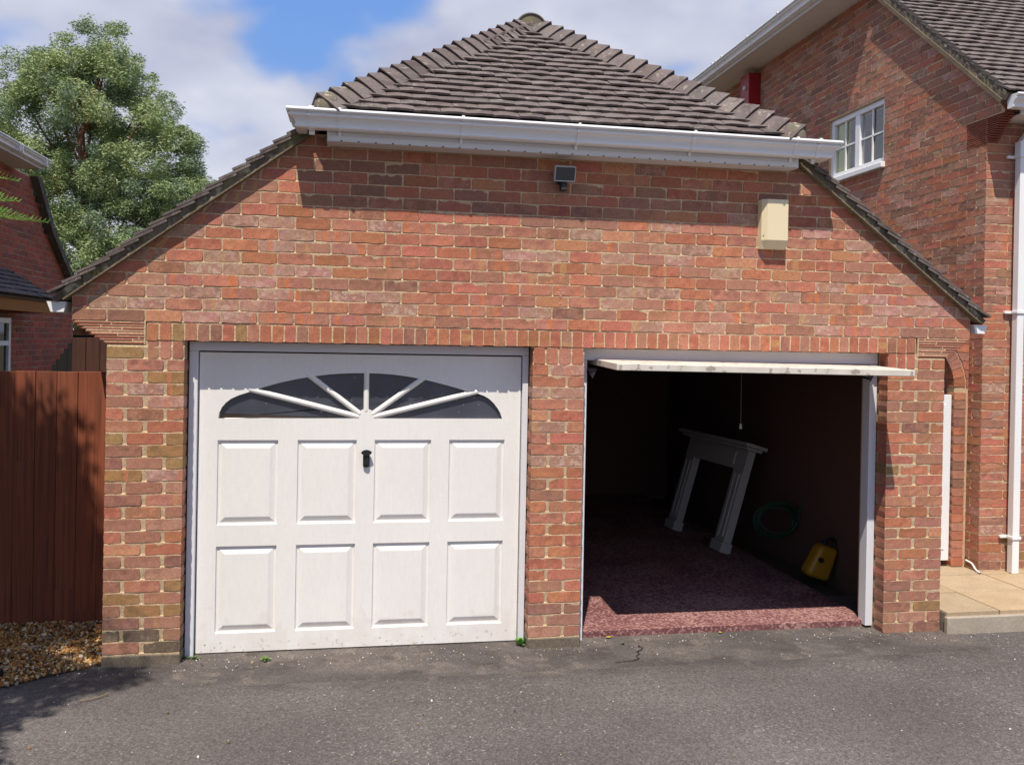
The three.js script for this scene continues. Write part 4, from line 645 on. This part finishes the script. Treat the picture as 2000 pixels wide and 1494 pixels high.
  // window
  {
    const [z0, z1, ya, yb] = win, xf = HX + 0.03, w = 0.06, bars = (list) => list.map(([a, b, c, d, p]) => box(xf - (p || 0), xf + 0.06, c, d, a, b, 0.006));
    const zm = (z0 + z1) / 2, wd = mesh('window', bars([[z0 + 0.002, z1 - 0.002, ya + 0.03, ya + 0.03 + w], [z0 + 0.002, z1 - 0.002, yb - w, yb - 0.002], [z0 + 0.002, z0 + w, ya + 0.09, yb - w], [z1 - w, z1 - 0.002, ya + 0.09, yb - w], [zm - 0.045, zm + 0.045, ya + 0.09, yb - w]]), matUPVC, house);
    for (const [a, b] of [[z0 + w, zm - 0.045], [zm + 0.045, z1 - w]]) {
      const m = (a + b) / 2, h = (ya + 0.09 + yb - w) / 2; mesh('pane', box(xf + 0.03, xf + 0.033, ya + 0.09, yb - w, a, b), matPane, wd);
      mesh('glazing_bar', box(xf + 0.014, xf + 0.029, ya + 0.09, yb - w, m - 0.009, m + 0.009), matUPVC, wd); mesh('glazing_bar', [box(xf + 0.014, xf + 0.029, h - 0.009, h + 0.009, a, m - 0.009), box(xf + 0.014, xf + 0.029, h - 0.009, h + 0.009, m + 0.009, b)], matUPVC, wd);
    }
    mesh('curtain', Array.from({ length: 7 }, (_, k) => cyl([xf + 0.066, ya + 0.06, z0 + 0.07 + k * 0.03], [xf + 0.066, yb - 0.03, z0 + 0.07 + k * 0.03], 0.019)), std({ color: srgb(150, 160, 60), roughness: 0.9 }), wd);
    mesh('room', [box(HX + 0.5, HX + 0.52, ya - 0.3, yb + 0.3, z0 - 0.3, z1 + 0.3), box(HX + 0.26, HX + 0.5, ya - 0.32, ya - 0.3, z0 - 0.3, z1 + 0.3), box(HX + 0.26, HX + 0.5, yb + 0.3, yb + 0.32, z0 - 0.3, z1 + 0.3), box(HX + 0.26, HX + 0.5, ya - 0.3, yb + 0.3, z0 - 0.32, z0 - 0.3), box(HX + 0.26, HX + 0.5, ya - 0.3, yb + 0.3, z1 + 0.3, z1 + 0.32)], std({ color: srgb(46, 50, 48), roughness: 0.9 }), wd);
    mesh('sill', box(xf - 0.075, xf + 0.05, ya - 0.028, ya + 0.028, z0 - 0.02, z1 + 0.03, 0.008), matUPVC, wd);
  }
  // square downpipe with its swan neck
  const px = 6.965, pz = HZ + 0.065, dp = mesh('downpipe', [box(px - 0.0325, px + 0.0325, 0.15, 3.76, pz - 0.0325, pz + 0.0325, 0.007), (() => { const g = box(-0.0325, 0.0325, -0.02, 0.42, -0.0325, 0.0325, 0.007); g.rotateZ(-0.62); return g.translate(px + 0.005, 3.76, pz); })(), box(px - 0.037, px + 0.037, 3.66, 3.78, pz - 0.037, pz + 0.037, 0.008)], matUPVC, house);
  for (const y of [0.45, 2.345, 3.655]) mesh('pipe_bracket', [box(px - 0.042, px + 0.042, y - 0.012, y + 0.012, HZ + 0.004, pz + 0.042, 0.004), box(px - 0.095, px - 0.04, y - 0.012, y + 0.012, HZ + 0.004, HZ + 0.03, 0.004)], matUPVC, dp);
  const rb = thing('red_alarm_box', 'red alarm sounder box high on the house wall under the eaves', 'alarm box', [HX, 5.1, -5.22]);
  const g = new THREE.ExtrudeGeometry(new THREE.Shape([[0, 0.07], [-0.085, 0.0], [-0.17, 0.09], [-0.17, 0.54], [0, 0.54]].map((q) => new THREE.Vector2(...q))), { depth: 0.24, bevelEnabled: true, bevelSize: 0.008, bevelThickness: 0.008, bevelOffset: -0.008, bevelSegments: 2 });
  mesh('cover', metreUV(g.translate(0, 0, -0.24)), matRedBox, rb); mesh('strobe', cyl([-0.17, 0.36, -0.1], [-0.19, 0.36, -0.1], 0.035, 0.03, 14), std({ color: srgb(180, 176, 172), roughness: 0.4 }), rb);
}
/* arched gateway between garage and house */
{
  const wz = -1.1, cx = 6.15, r = 0.4, sp = 1.70, gw = thing('arched_gateway', 'brick archway with white door between the garage and the house', 'gateway'), M = new Masonry(basis([0, 0, wz], [1, 0, 0], [0, 1, 0], [0, 0, 1]));
  for (let i = 0; i < 21; i++) { const y = 0.16 + i * 0.075 + 0.004; if (y > sp - 0.05) break; M.add(cx + r + 0.002, y, 0.112, 0.065, weighted({ red: 4, brown: 2, pink: 2, plum: 1 }), 'h', 0.1); M.add(5.65, y, 0.095, 0.065, weighted({ red: 4, brown: 2 }), 'h', 0.1); }
  for (let i = 0; i < 9; i++) { const y = sp + i * 0.075 + 0.004, e = (q) => { const d = (r + 0.116) ** 2 - (q - sp) ** 2; return d > 0 ? Math.sqrt(d) : 0; }, xa = cx + e(y), xb = cx + e(y + 0.065); for (const [a, b, c] of [[xa, xb, HX - 0.004], [5.652, 5.652, 0]]) { const q = c ? [[a, y], [c, y], [c, y + 0.065], [b, y + 0.065]] : [[5.652, y], [cx - e(y) + 0.001, y], [cx - e(y + 0.065) + 0.001, y + 0.065], [5.652, y + 0.065]]; if (q[1][0] - q[0][0] > 0.02) M.cut(q, weighted({ red: 4, brown: 2, pink: 2 })); } }
  const n = 18, shp = []; for (let i = 0; i < n; i++) { const a0 = Math.PI * i / n + 0.011, a1 = Math.PI * (i + 1) / n - 0.011, p = (a, q) => [cx + Math.cos(a) * q, sp + Math.sin(a) * q]; M.cut([p(a1, r), p(a0, r), p(a0, r + 0.105), p(a1, r + 0.105)], weighted({ red: 4, brown: 2, pink: 2 }), 0.1); }
  const s = new THREE.Shape([[5.648, 0.1], [cx - r - 0.004, 0.1], ...Array.from({ length: 25 }, (_, i) => [cx - Math.cos(Math.PI * i / 24) * (r + 0.004), sp + Math.sin(Math.PI * i / 24) * (r + 0.004)]), [cx + r + 0.004, 0.1], [HX - 0.003, 0.1], [HX - 0.003, 2.3], [5.648, 2.3]].map((q) => new THREE.Vector2(...q)));
  const wall = mesh('wall', metreUV(new THREE.ExtrudeGeometry(s, { depth: 0.098, bevelEnabled: false }).translate(0, 0, wz - 0.104)), matMortar, gw);
  commit(M.items, wall, 'brick', 'brickwork', matBrick, 300);
  const dr = mesh('door', [box(5.756, 6.544, 0.205, 1.632, wz - 0.07, wz - 0.022, 0.004), ...[0, 1, 2, 3, 4].map((k) => box(5.79 + k * 0.146, 5.91 + k * 0.146, 0.3, 1.55, wz - 0.0225, wz - 0.016, 0.003))], matUPVC, gw);
  const cb = thing('white_cable', 'short loose white cable curling from the gateway onto the paving', 'cable', [6.66, 0.155, -1.02]);
  mesh('cable', tube([[0.02, 0.06, -0.06], [0.03, 0.045, 0.0], [0.02, 0.012, 0.06], [0.0, 0.006, 0.12], [-0.01, 0.006, 0.16]], 0.008, 30, 8), matUPVC, cb);
}
/* ---------- the house on the left ---------- */
{
  const LX = -2.75, house = thing('neighbour_house', 'shaded dark red brick neighbouring house wall with steep verge at the left', 'house');
  const S = basis([LX, 0, 0], [0, 0, -1], [0, 1, 0], [1, 0, 0]), M = new Masonry(S), mortar = [], eave = 4.07;
  // far end of the wall: upright, then the verge line climbing to the eaves, with a corbelled foot
  const end = (y) => (y > 2.75 ? 8.15 - Math.min(1.55, (y - 2.75) * 1.45 + Math.max(0, y - 3.4) * -0.55) : y > 1.95 ? 8.45 : y > 1.5 ? 7.55 + Math.floor((y - 1.5) / 0.075) * 0.17 : 7.55);
  const win = [3.2, 5.93, 1.3, 2.2];
  for (let i = 0; i < 54; i++) { const y = i * 0.075 + 0.005; if (y > eave - 0.03) break; for (let k = 0; k < 30; k++) { let a = 3 + k * 0.225 + (i % 2 ? 0.1125 : 0), b = a + 0.2145; const e = Math.min(end(y), end(y + 0.065)); if (a > e - 0.05) break; if (b > e && y > 2.75 && end(y + 0.065) > a + 0.06) { M.cut([[a, y], [end(y), y], [end(y + 0.065), y + 0.065], [a, y + 0.065]], weighted({ red: 6, plum: 3, brown: 1.4 })); break; } if (b > e) b = e; if (y + 0.06 > win[2] && y < win[3] && a < win[1]) { if (b > win[1] + 0.05) a = win[1]; else continue; } M.add(a, y, b - a, 0.065, weighted({ red: 6, plum: 3, brown: 1.4, pink: 0.8 }), b - a < 0.13 ? 'h' : 's'); } }
  for (let y = 0; y < eave; y += 0.075) { const y1 = Math.min(y + 0.075, eave), e = Math.min(end(y + 0.005), end(y1 - 0.005)), x0 = y >= win[2] - 0.01 && y1 <= win[3] + 0.03 ? win[1] : 3; mortar.push(mortarSheet(S, y, y1, konst(x0), konst(e), 0, 0.075, 0.4)); mortar.push(box(LX - 0.3, LX - 0.008, y, y1 - 0.0002, -e + 0.004, -x0)); }
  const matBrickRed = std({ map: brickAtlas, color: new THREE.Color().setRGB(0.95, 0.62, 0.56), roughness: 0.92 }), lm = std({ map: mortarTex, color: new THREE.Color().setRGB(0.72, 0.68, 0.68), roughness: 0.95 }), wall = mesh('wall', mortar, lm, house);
  commit(M.items, wall, 'brick', 'brickwork', matBrickRed, 300);
  // verge, eaves
  const rake = []; for (let i = 0; i <= 14; i++) { const y = 2.72 + i * 0.095; rake.push([LX, y, -end(y)]); }
  const vr = []; for (let i = 0; i + 1 < rake.length; i++) { const a = rake[i], b = rake[i + 1], d = [[0, 0], [0.1, 0], [0.1, -0.09], [-0.35, -0.09]]; const c = (p, k) => V(p[0] + [-0.3, 0.1, 0.1, -0.3][k], p[1] + [0, 0, 0.03, 0.03][k], p[2] - [0, 0, 0.13, 0.13][k]); for (let k = 0; k < 4; k++) { const l = (k + 1) % 4, q = [c(a, k), c(a, l), c(b, l), c(b, k)]; [0, 2, 1, 0, 3, 2].forEach((m) => vr.push(q[m].x, q[m].y, q[m].z)); } }
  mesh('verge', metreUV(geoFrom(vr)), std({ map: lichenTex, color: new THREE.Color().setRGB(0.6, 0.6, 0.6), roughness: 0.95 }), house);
  const roofL = mesh('roof', [slab([[-2.42, 4.2, -3], [-2.42, 4.2, -6.15], [-4.2, 5.3, -5.4], [-4.2, 5.3, -3]].reverse().reverse(), 0.05), box(-8, LX - 0.3, 2.7, 4.1, -6.3, -3)], tileMats[1], house);
  mesh('soffit', box(LX + 0.004, -2.455, eave - 0.006, eave + 0.006, -6.1, -3), matSoffit, house);
  mesh('fascia', [box(-2.455, -2.438, eave - 0.012, eave + 0.12, -6.1, -3), box(LX, -2.438, eave - 0.012, eave + 0.12, -6.12, -6.101)], matSoffit, house);
  const lg = mesh('gutter', sweep([...OGEE, ...OGEE_IN].map(([o, y]) => [o * 0.85, y * 0.8]), [[-2.437, -3], [-2.437, -6.2]], [[1, 0]], eave + 0.025), matUPVC, house);
  for (const z of [-5.15, -5.22, -6.0]) mesh('gutter_bracket', box(-2.437, -2.335, eave + 0.018, eave + 0.112, z - 0.012, z + 0.012, 0.004), matUPVC, lg);
  // bay: tiled pent roof over a yellow-brown fascia and a white window
  const E = -2.3, bay = [3.5, 6.15];
  const BR = basis([E, 2.43, 0], [0, 0, -1], [-0.8, 0.6, 0], [0.6, 0.8, 0]), items = tileField(BR, 6, konst(3.4), (v) => 6.28 - v * 0.62);
  const br = mesh('bay_roof', [slab([[E, 2.43, -3.4], [E, 2.43, -6.28], [LX, 2.43 + 0.34, -5.93], [LX, 2.77, -3.4]], 0.03), slab([[E, 2.43, -6.28], [LX, 2.43, -6.72], [LX, 2.77, -5.93]], 0.03)], matBoardIn, house);
  commit(items, br, 'roof_tile', 'roof_tiles', tileMats[1], 120);
  mesh('bay_fascia', [box(E - 0.06, E - 0.035, 2.27, 2.415, -6.2, -3.4), box(LX, E - 0.06, 2.27, 2.415, -6.22, -6.2)], std({ color: srgb(158, 98, 22), roughness: 0.8 }), house);
  const wf = mesh('window', [box(LX + 0.004, LX + 0.06, 2.13, 2.2, -5.925, -3.2, 0.006), box(LX + 0.004, LX + 0.06, 1.3, 2.13, -5.925, -5.86, 0.006), box(LX + 0.004, LX + 0.06, 1.3, 2.13, -5.2, -5.13, 0.006), box(LX + 0.004, LX + 0.06, 1.86, 1.92, -5.86, -5.2, 0.006)], matUPVC, house);
  mesh('pane', box(LX + 0.02, LX + 0.03, 1.92, 2.13, -5.86, -5.2), matGlass, wf); mesh('pane', box(LX + 0.02, LX + 0.03, 1.3, 1.86, -5.86, -5.2), matGlass, wf);
}
/* fences */
function board(w, h, d) { const g = box(-w / 2, w / 2, 0, h, -d, 0, 0.003), uv = g.attributes.uv, ou = rnd() * 9, ov = rnd() * 9; for (let i = 0; i < uv.count; i++) uv.setXY(i, uv.getX(i) * 1.6 + ou, uv.getY(i) * 0.55 + ov); return g; }
{
  const f = thing('board_fence', 'red-brown stained vertical board fence left of the brick garage', 'fence', [0, 0, -0.86]);
  let x = -0.075; for (let i = 0; i < 24; i++) { const b = mesh('fence_board', board(0.1345, 1.745 + rr(-0.003, 0.003), 0.018), pick(woodMats), f); b.position.set(x, 0.012, rr(-0.003, 0.003)); b.rotation.set(rr(-1, 1) * 0.003, rr(-1, 1) * 0.03, rr(-1, 1) * 0.0016); x -= 0.1355; }
  for (const y of [0.3, 0.95, 1.55]) mesh('rail', box(-3.2, -0.01, y, y + 0.07, -0.075, -0.025), woodMats[1], f);
  mesh('gravel_board', box(-3.2, -0.01, -0.05, 0.02, -0.045, -0.02), woodMats[1], f);
  const g = thing('side_gate', 'weathered dark brown timber gate panel rising behind the board fence', 'gate', [0, 0, -3.0]);
  for (let i = 0; i < 9; i++) { const b = mesh('gate_board', board(0.118, 2.0 - i * 0.002, 0.02), matDarkWood, g); b.position.set(-0.07 - i * 0.122, 0, rr(-0.002, 0.002)); }
  mesh('gate_rail', [box(-1.1, -0.01, 1.8, 1.9, -0.06, -0.02), box(-1.1, -0.01, 0.3, 0.4, -0.06, -0.02)], matDarkWood, g);
  const d = thing('shade_screen', 'added black board screen painted as the deep shade beyond the side gate', 'shade_screen', [0, 0, -8.9]);  // added boards, coloured near black to stand for the gap's deep shade
  for (let i = 0; i < 17; i++) { const b = mesh('shade_board', board(0.14, 2.0, 0.02), std({ color: srgb(9, 9, 9), roughness: 0.9 }), d); b.position.set(-1.75 - i * 0.143, 0, 0); }
  mesh('shade_body', box(-4.1, -1.68, 0, 1.98, -1.2, -0.021), std({ color: srgb(9, 9, 9), roughness: 0.95 }), d);
}
{
  const p = thing('drain_hose', 'black ribbed drain hose lying on gravel at left edge of drive', 'hose', [-0.62, 0.045, 0.1]);
  mesh('hose', tube([[-0.5, 0.0, -0.05], [-0.2, 0.006, 0.01], [0.0, 0.0, 0.03], [0.105, -0.008, 0.055]], 0.028, 30, 10), matBlack, p); mesh('cuff', cyl([0.08, -0.006, 0.05], [0.115, -0.009, 0.058], 0.033), matBlack, p);
  const tw = thing('twig', 'bent dry twig lying on the tarmac near the gravel', 'twig', [0.03, 0.01, 0.5]);
  mesh('twig', tube([[0.0, 0, 0.02], [0.05, 0.004, 0.01], [0.09, 0.002, -0.02], [0.125, 0.006, -0.06]], 0.0034, 16, 6), std({ color: srgb(122, 106, 82), roughness: 0.9 }), tw);
  const leafM = std({ color: srgb(168, 150, 60), roughness: 0.8 });
  const fl = (nm, lab, x, z, s, r) => { const g = new THREE.SphereGeometry(1, 10, 6); g.scale(s, s * 0.16, s * 0.6); const q = g.attributes.position; for (let i = 0; i < q.count; i++) q.setY(i, q.getY(i) + q.getX(i) ** 2 * 8 * 0.4); g.computeVertexNormals(); const t = tag(mesh(nm, g, leafM), lab, 'leaf'); t.position.set(x, 0.014, z); t.rotation.y = r; return t; };
  fl('fallen_leaf', 'yellow curled leaf against the step of the open garage', 3.22, -0.13, 0.022, 0.4);
  fl('fallen_leaf', 'small yellow leaf by the middle of the open garage step', 4.03, -0.13, 0.016, 1.4);
  // weeds
  const weed = (lab, x, z, n, s, c) => { const pos = [], uv = []; for (let i = 0; i < n; i++) { const a = rr(0, 6.28), e = rr(0.25, 1.25), L = s * rr(0.5, 1), w = L * rr(0.16, 0.3), d = V(Math.cos(a) * Math.cos(e), Math.sin(e), Math.sin(a) * Math.cos(e)), t = V(-Math.sin(a), 0, Math.cos(a)), o = V(rr(-1, 1) * s * 0.25, 0, rr(-1, 1) * s * 0.12), A = o, B = o.clone().addScaledVector(d, L * 0.55).addScaledVector(t, w), C = o.clone().addScaledVector(d, L).add(V(0, -L * 0.14, 0)), D = o.clone().addScaledVector(d, L * 0.55).addScaledVector(t, -w); [A, B, C, A, C, D].forEach((q) => pos.push(q.x, Math.max(0, q.y), q.z)); } const m = tag(mesh('weed', geoFrom(pos), new THREE.MeshPhysicalMaterial({ color: srgb(...c), roughness: 0.8, side: THREE.DoubleSide, transmission: 0.3, thickness: 0 })), lab, 'weed'); m.position.set(x, 0.005, z); return m; };
  weed('bright green weed tuft at the foot of the middle pier', 2.6, -0.08, 34, 0.075, [92, 140, 38]);
  weed('low sprawling green weed below the closed garage door', 0.96, 0.02, 26, 0.05, [110, 140, 60]);
  weed('tiny green weed under the closed door beside its left frame', 0.53, -0.07, 16, 0.04, [96, 128, 50]);
  weed('dark green weed at the inner foot of the left pier', 0.462, -0.07, 16, 0.05, [60, 96, 36]);
  weed('tiny weed in the tarmac near the open garage step', 3.28, 0.0, 12, 0.03, [84, 116, 44]);
}
/* ---------- trees ---------- */
function leafCloud(clumps, perUnit, size, vary, tilt = 0.5) {      // clumps: [x, y, z, radius, squash]
  const pos = [];
  for (const [cx, cy, cz, r, sq = 0.8] of clumps) {
    const n = Math.round(perUnit * r * r); for (let i = 0; i < n; i++) {
      let x, y, z, d; do { x = rr(-1, 1); y = rr(-1, 1); z = rr(-1, 1); d = x * x + y * y + z * z; } while (d > 1 || (d < 0.16 && rnd() < 0.7));
      const k = 0.72 + 0.5 * vn3(x * 2.4 + cx * 3, y * 2.4 + cy * 3, z * 2.4 + cz, 5); if (vn3(cx + x * r * 3.2, cy + y * r * 3.2, cz + z * r * 3.2, 9) < 0.30) continue;
      const p = V(cx + x * r * k, cy + y * r * sq * k - (1 - d) * 0.02, cz + z * r * k), a = rr(0, 6.28), L = size * rr(0.6, 1.4), w = L * vary, dir = V(Math.cos(a), rr(-1.2, 0.5), Math.sin(a)).normalize(), sd = V(rr(-1, 1), rr(-1, 1), rr(-1, 1)).cross(dir).normalize();
      const A = p, B = p.clone().addScaledVector(dir, L * 0.5).addScaledVector(sd, w), C = p.clone().addScaledVector(dir, L), D = p.clone().addScaledVector(dir, L * 0.5).addScaledVector(sd, -w);
      for (const q of [A, B, C, A, C, D]) pos.push(q.x, q.y, q.z);
    }
  }
  return geoFrom(pos);
}
const leafMat = (c) => new THREE.MeshPhysicalMaterial({ color: srgb(...c), roughness: 0.7, side: THREE.DoubleSide, transmission: 0.3, thickness: 0 });
{
  const O = [-4.7, 0, -14.2], t = thing('tall_tree', 'tall feathery grey-green tree behind the left house', 'tree', O);
  // limb ends and the leaf masses round them, in metres about the foot of the trunk
  const masses = [[0.9, 7.95, 0.2, 0.6], [0.5, 7.55, -0.4, 0.7], [-0.35, 7.35, 0.3, 0.62], [-0.9, 6.9, -0.1, 0.6], [1.5, 7.1, -0.3, 0.6], [1.75, 6.65, 0.4, 0.62], [2.2, 6.3, 0.0, 0.55], [0.3, 6.8, 0.5, 0.75], [-0.4, 6.3, -0.5, 0.75], [-1.2, 6.0, 0.4, 0.7], [1.1, 6.15, -0.5, 0.7], [1.7, 5.7, 0.4, 0.7], [2.35, 5.5, -0.2, 0.55], [2.75, 5.15, 0.2, 0.5], [2.4, 4.65, 0.3, 0.62], [1.7, 4.75, -0.4, 0.65], [0.85, 5.2, 0.5, 0.62], [-0.15, 5.3, 0.4, 0.6], [-0.9, 5.1, -0.2, 0.72], [-1.5, 5.4, 0.1, 0.65], [0.35, 4.35, 0.35, 0.6], [1.15, 4.0, 0.3, 0.66], [1.95, 3.95, 0.2, 0.66], [2.4, 3.55, -0.3, 0.55], [-0.35, 4.2, 0.0, 0.65], [-1.0, 4.1, 0.3, 0.6], [0.4, 3.4, 0.4, 0.7], [1.2, 3.2, 0.3, 0.7], [0.0, 2.7, 0.1, 0.7], [1.6, 2.6, 0.0, 0.7], [-1.6, 6.7, -0.3, 0.5], [0.75, 2.5, -0.4, 0.8], [2.3, 2.9, -0.2, 0.55], [0.1, 7.8, 0.1, 0.55], [-0.55, 7.6, -0.2, 0.5], [-1.9, 5.6, 0.2, 0.5], [-1.95, 4.7, 0.2, 0.6], [-1.7, 3.9, -0.2, 0.6], [-0.9, 3.2, 0.2, 0.6], [2.75, 4.1, 0.0, 0.45], [-0.6, 2.3, 0.1, 0.7], [2.1, 2.2, -0.2, 0.6], [0.5, 6.2, -0.7, 0.8], [-0.6, 5.7, -0.8, 0.8], [1.2, 5.0, -0.8, 0.8], [0.2, 4.6, -0.7, 0.75], [2.0, 4.4, -0.6, 0.6], [0.9, 3.6, -0.7, 0.8], [-0.3, 3.5, -0.6, 0.7], [0.2, 7.2, -0.3, 0.6], [1.3, 7.5, 0.1, 0.45], [1.9, 3.3, 0.4, 0.6], [2.7, 4.6, 0.1, 0.45]];
  const clumps = []; for (const [x, y, z, r] of masses) { clumps.push([x, y, z, r * 0.8, 0.8]); for (let i = 0; i < 11; i++) { const a = rr(0, 6.28), e = rr(-1.1, 1.2), k = r * rr(0.6, 1.25); clumps.push([x + Math.cos(a) * Math.cos(e) * k, y + Math.sin(e) * k * 0.95, z + Math.sin(a) * Math.cos(e) * k, r * rr(0.16, 0.5), rr(0.6, 1.3)]); } }
  const light = [], dark = [], mid = []; clumps.forEach((c, i) => (i % 3 === 0 ? light : i % 3 === 1 ? mid : dark).push(c));
  const cg = [leafCloud(light, 9000, 0.074, 0.13), leafCloud(mid, 9500, 0.074, 0.13), leafCloud(dark, 8500, 0.074, 0.13)];
  const crown = mesh('crown', mergeGeometries(cg, true), [leafMat([158, 172, 114]), leafMat([136, 154, 98]), leafMat([126, 146, 108])], t);
  const bark = std({ map: sandTex([96, 62, 44], [146, 100, 72], 91), roughness: 0.9 });
  const limb = (pts, r0, r1) => { const c = new THREE.CatmullRomCurve3(pts.map((p) => V(...p))), n = 10, g = []; for (let i = 0; i < n; i++) { const a = c.getPoint(i / n), b = c.getPoint((i + 1) / n); g.push(cyl(a.toArray(), b.toArray(), r0 + (r1 - r0) * i / n, r0 + (r1 - r0) * (i + 1) / n, 7)); } return g; };
  mesh('trunk', [...limb([[0.4, 0, 0], [0.35, 2, 0.05], [0.45, 4, 0.1], [0.42, 5.2, 0.1]], 0.14, 0.08), ...limb([[0.42, 5.1, 0.1], [0.38, 6.0, 0.3], [0.55, 6.9, 0.2], [0.8, 7.8, 0.1]], 0.06, 0.015)], bark, t);
  for (const m of masses) { if (rnd() < 0.14) continue; const y0 = Math.max(1.6, m[1] - rr(1.2, 2.2)), s = [0.42, y0, 0.08]; mesh('branch', limb([s, [0.42 + (m[0] - 0.42) * 0.45, y0 + (m[1] - y0) * 0.4, m[2] * 0.5], [m[0] * 0.9 + 0.04, m[1] - 0.1, m[2]], [m[0] * 1.02, m[1] + 0.25, m[2]]], 0.034, 0.007), bark, t); }
}
{
  // the conifer whose shade falls on fence, gravel and drive: it stands just left of the picture
  const t = thing('conifer', 'green feathery conifer whose twigs reach in at the left edge', 'tree', [-2.3, 0, 1.9]), cl = [];
  const reach = (y) => (y < 0.8 ? 1.0 : y < 5.6 ? 1.75 : 1.75 - (y - 5.6) * 0.8);
  for (let i = 0; i < 800; i++) { const y = rr(0.5, 7.4), a = rr(0, 6.28), R = Math.max(0.15, reach(y)) * Math.sqrt(rr(0.15, 1)) * (Math.sin(a) < 0.1 ? (rnd() < 0.25 ? 0.92 : 0.68) : Math.sin(a) > 0.4 ? 1.1 : 0.93); cl.push([Math.cos(a) * R * 0.95, y, Math.sin(a) * R, rr(0.14, 0.28), 0.6]); }
  const keep = cl.filter(([x, y, z, r]) => { const n = toNDC(V(x - 2.3, y, z + 1.9)), m = toNDC(V(x - 2.3 + r * 1.3, y, z + 1.9)); return !(n.z < 1 && m.x > -1.0 && Math.abs(n.y) < 1.15); });
  const green = leafMat([74, 106, 46]);
  mesh('crown', leafCloud(keep, 6500, 0.085, 0.16), green, t);
  mesh('trunk', [cyl([0, 0, 0], [0.02, 3.5, 0], 0.12, 0.08, 10), cyl([0.02, 3.5, 0], [0, 7.2, 0], 0.08, 0.015, 8)], std({ color: srgb(92, 66, 50), roughness: 0.95 }), t);
  // sprays that reach into the picture
  const tip = (a, b, n) => { const A = V(...a), B = V(...b), pos = []; for (let i = 0; i < n; i++) { const s = Math.pow(i / n, 0.8), p = A.clone().lerp(B, s).add(V(0, -0.05 * s * s, 0)), L = 0.085 * (1.15 - s), sd = (i % 2 ? 1 : -1), d = B.clone().sub(A).normalize().multiplyScalar(0.8).add(V(0, sd * 0.55, rr(-0.5, 0.5))).normalize(), w = V(0, 0, 1).cross(d).normalize().multiplyScalar(0.0022); for (let k = 0; k < 3; k++) { const q = p.clone().addScaledVector(d, L * k / 3), e = q.clone().addScaledVector(d.clone().add(V(0, (k - 1) * 0.35, rr(-0.3, 0.3))).normalize(), L * 0.6); const P = [q.clone().add(w), e, q.clone().sub(w)]; P.forEach((v) => pos.push(v.x, v.y, v.z)); } } return geoFrom(pos); };
  const sprays = []; for (let i = 0; i < 16; i++) { const y = rr(2.5, 2.84), z = -0.7 + rr(-0.2, 0.2), a = [1.7, y - 0.02, z]; sprays.push(tip(a, [1.7 + rr(0.34, 0.6), y + rr(-0.1, 0.09), z + rr(-0.1, 0.1)], 46)); }
  for (let i = 0; i < 2; i++) sprays.push(tip([1.72, 2.12, -0.7], [2.09, 2.13 - i * 0.05, -0.7], 24));
  mesh('spray', sprays, leafMat([112, 160, 52]), t);
}
// trees and a hedge across the road behind the camera, mirrored faintly in the panes
renderer.render(scene, camera);
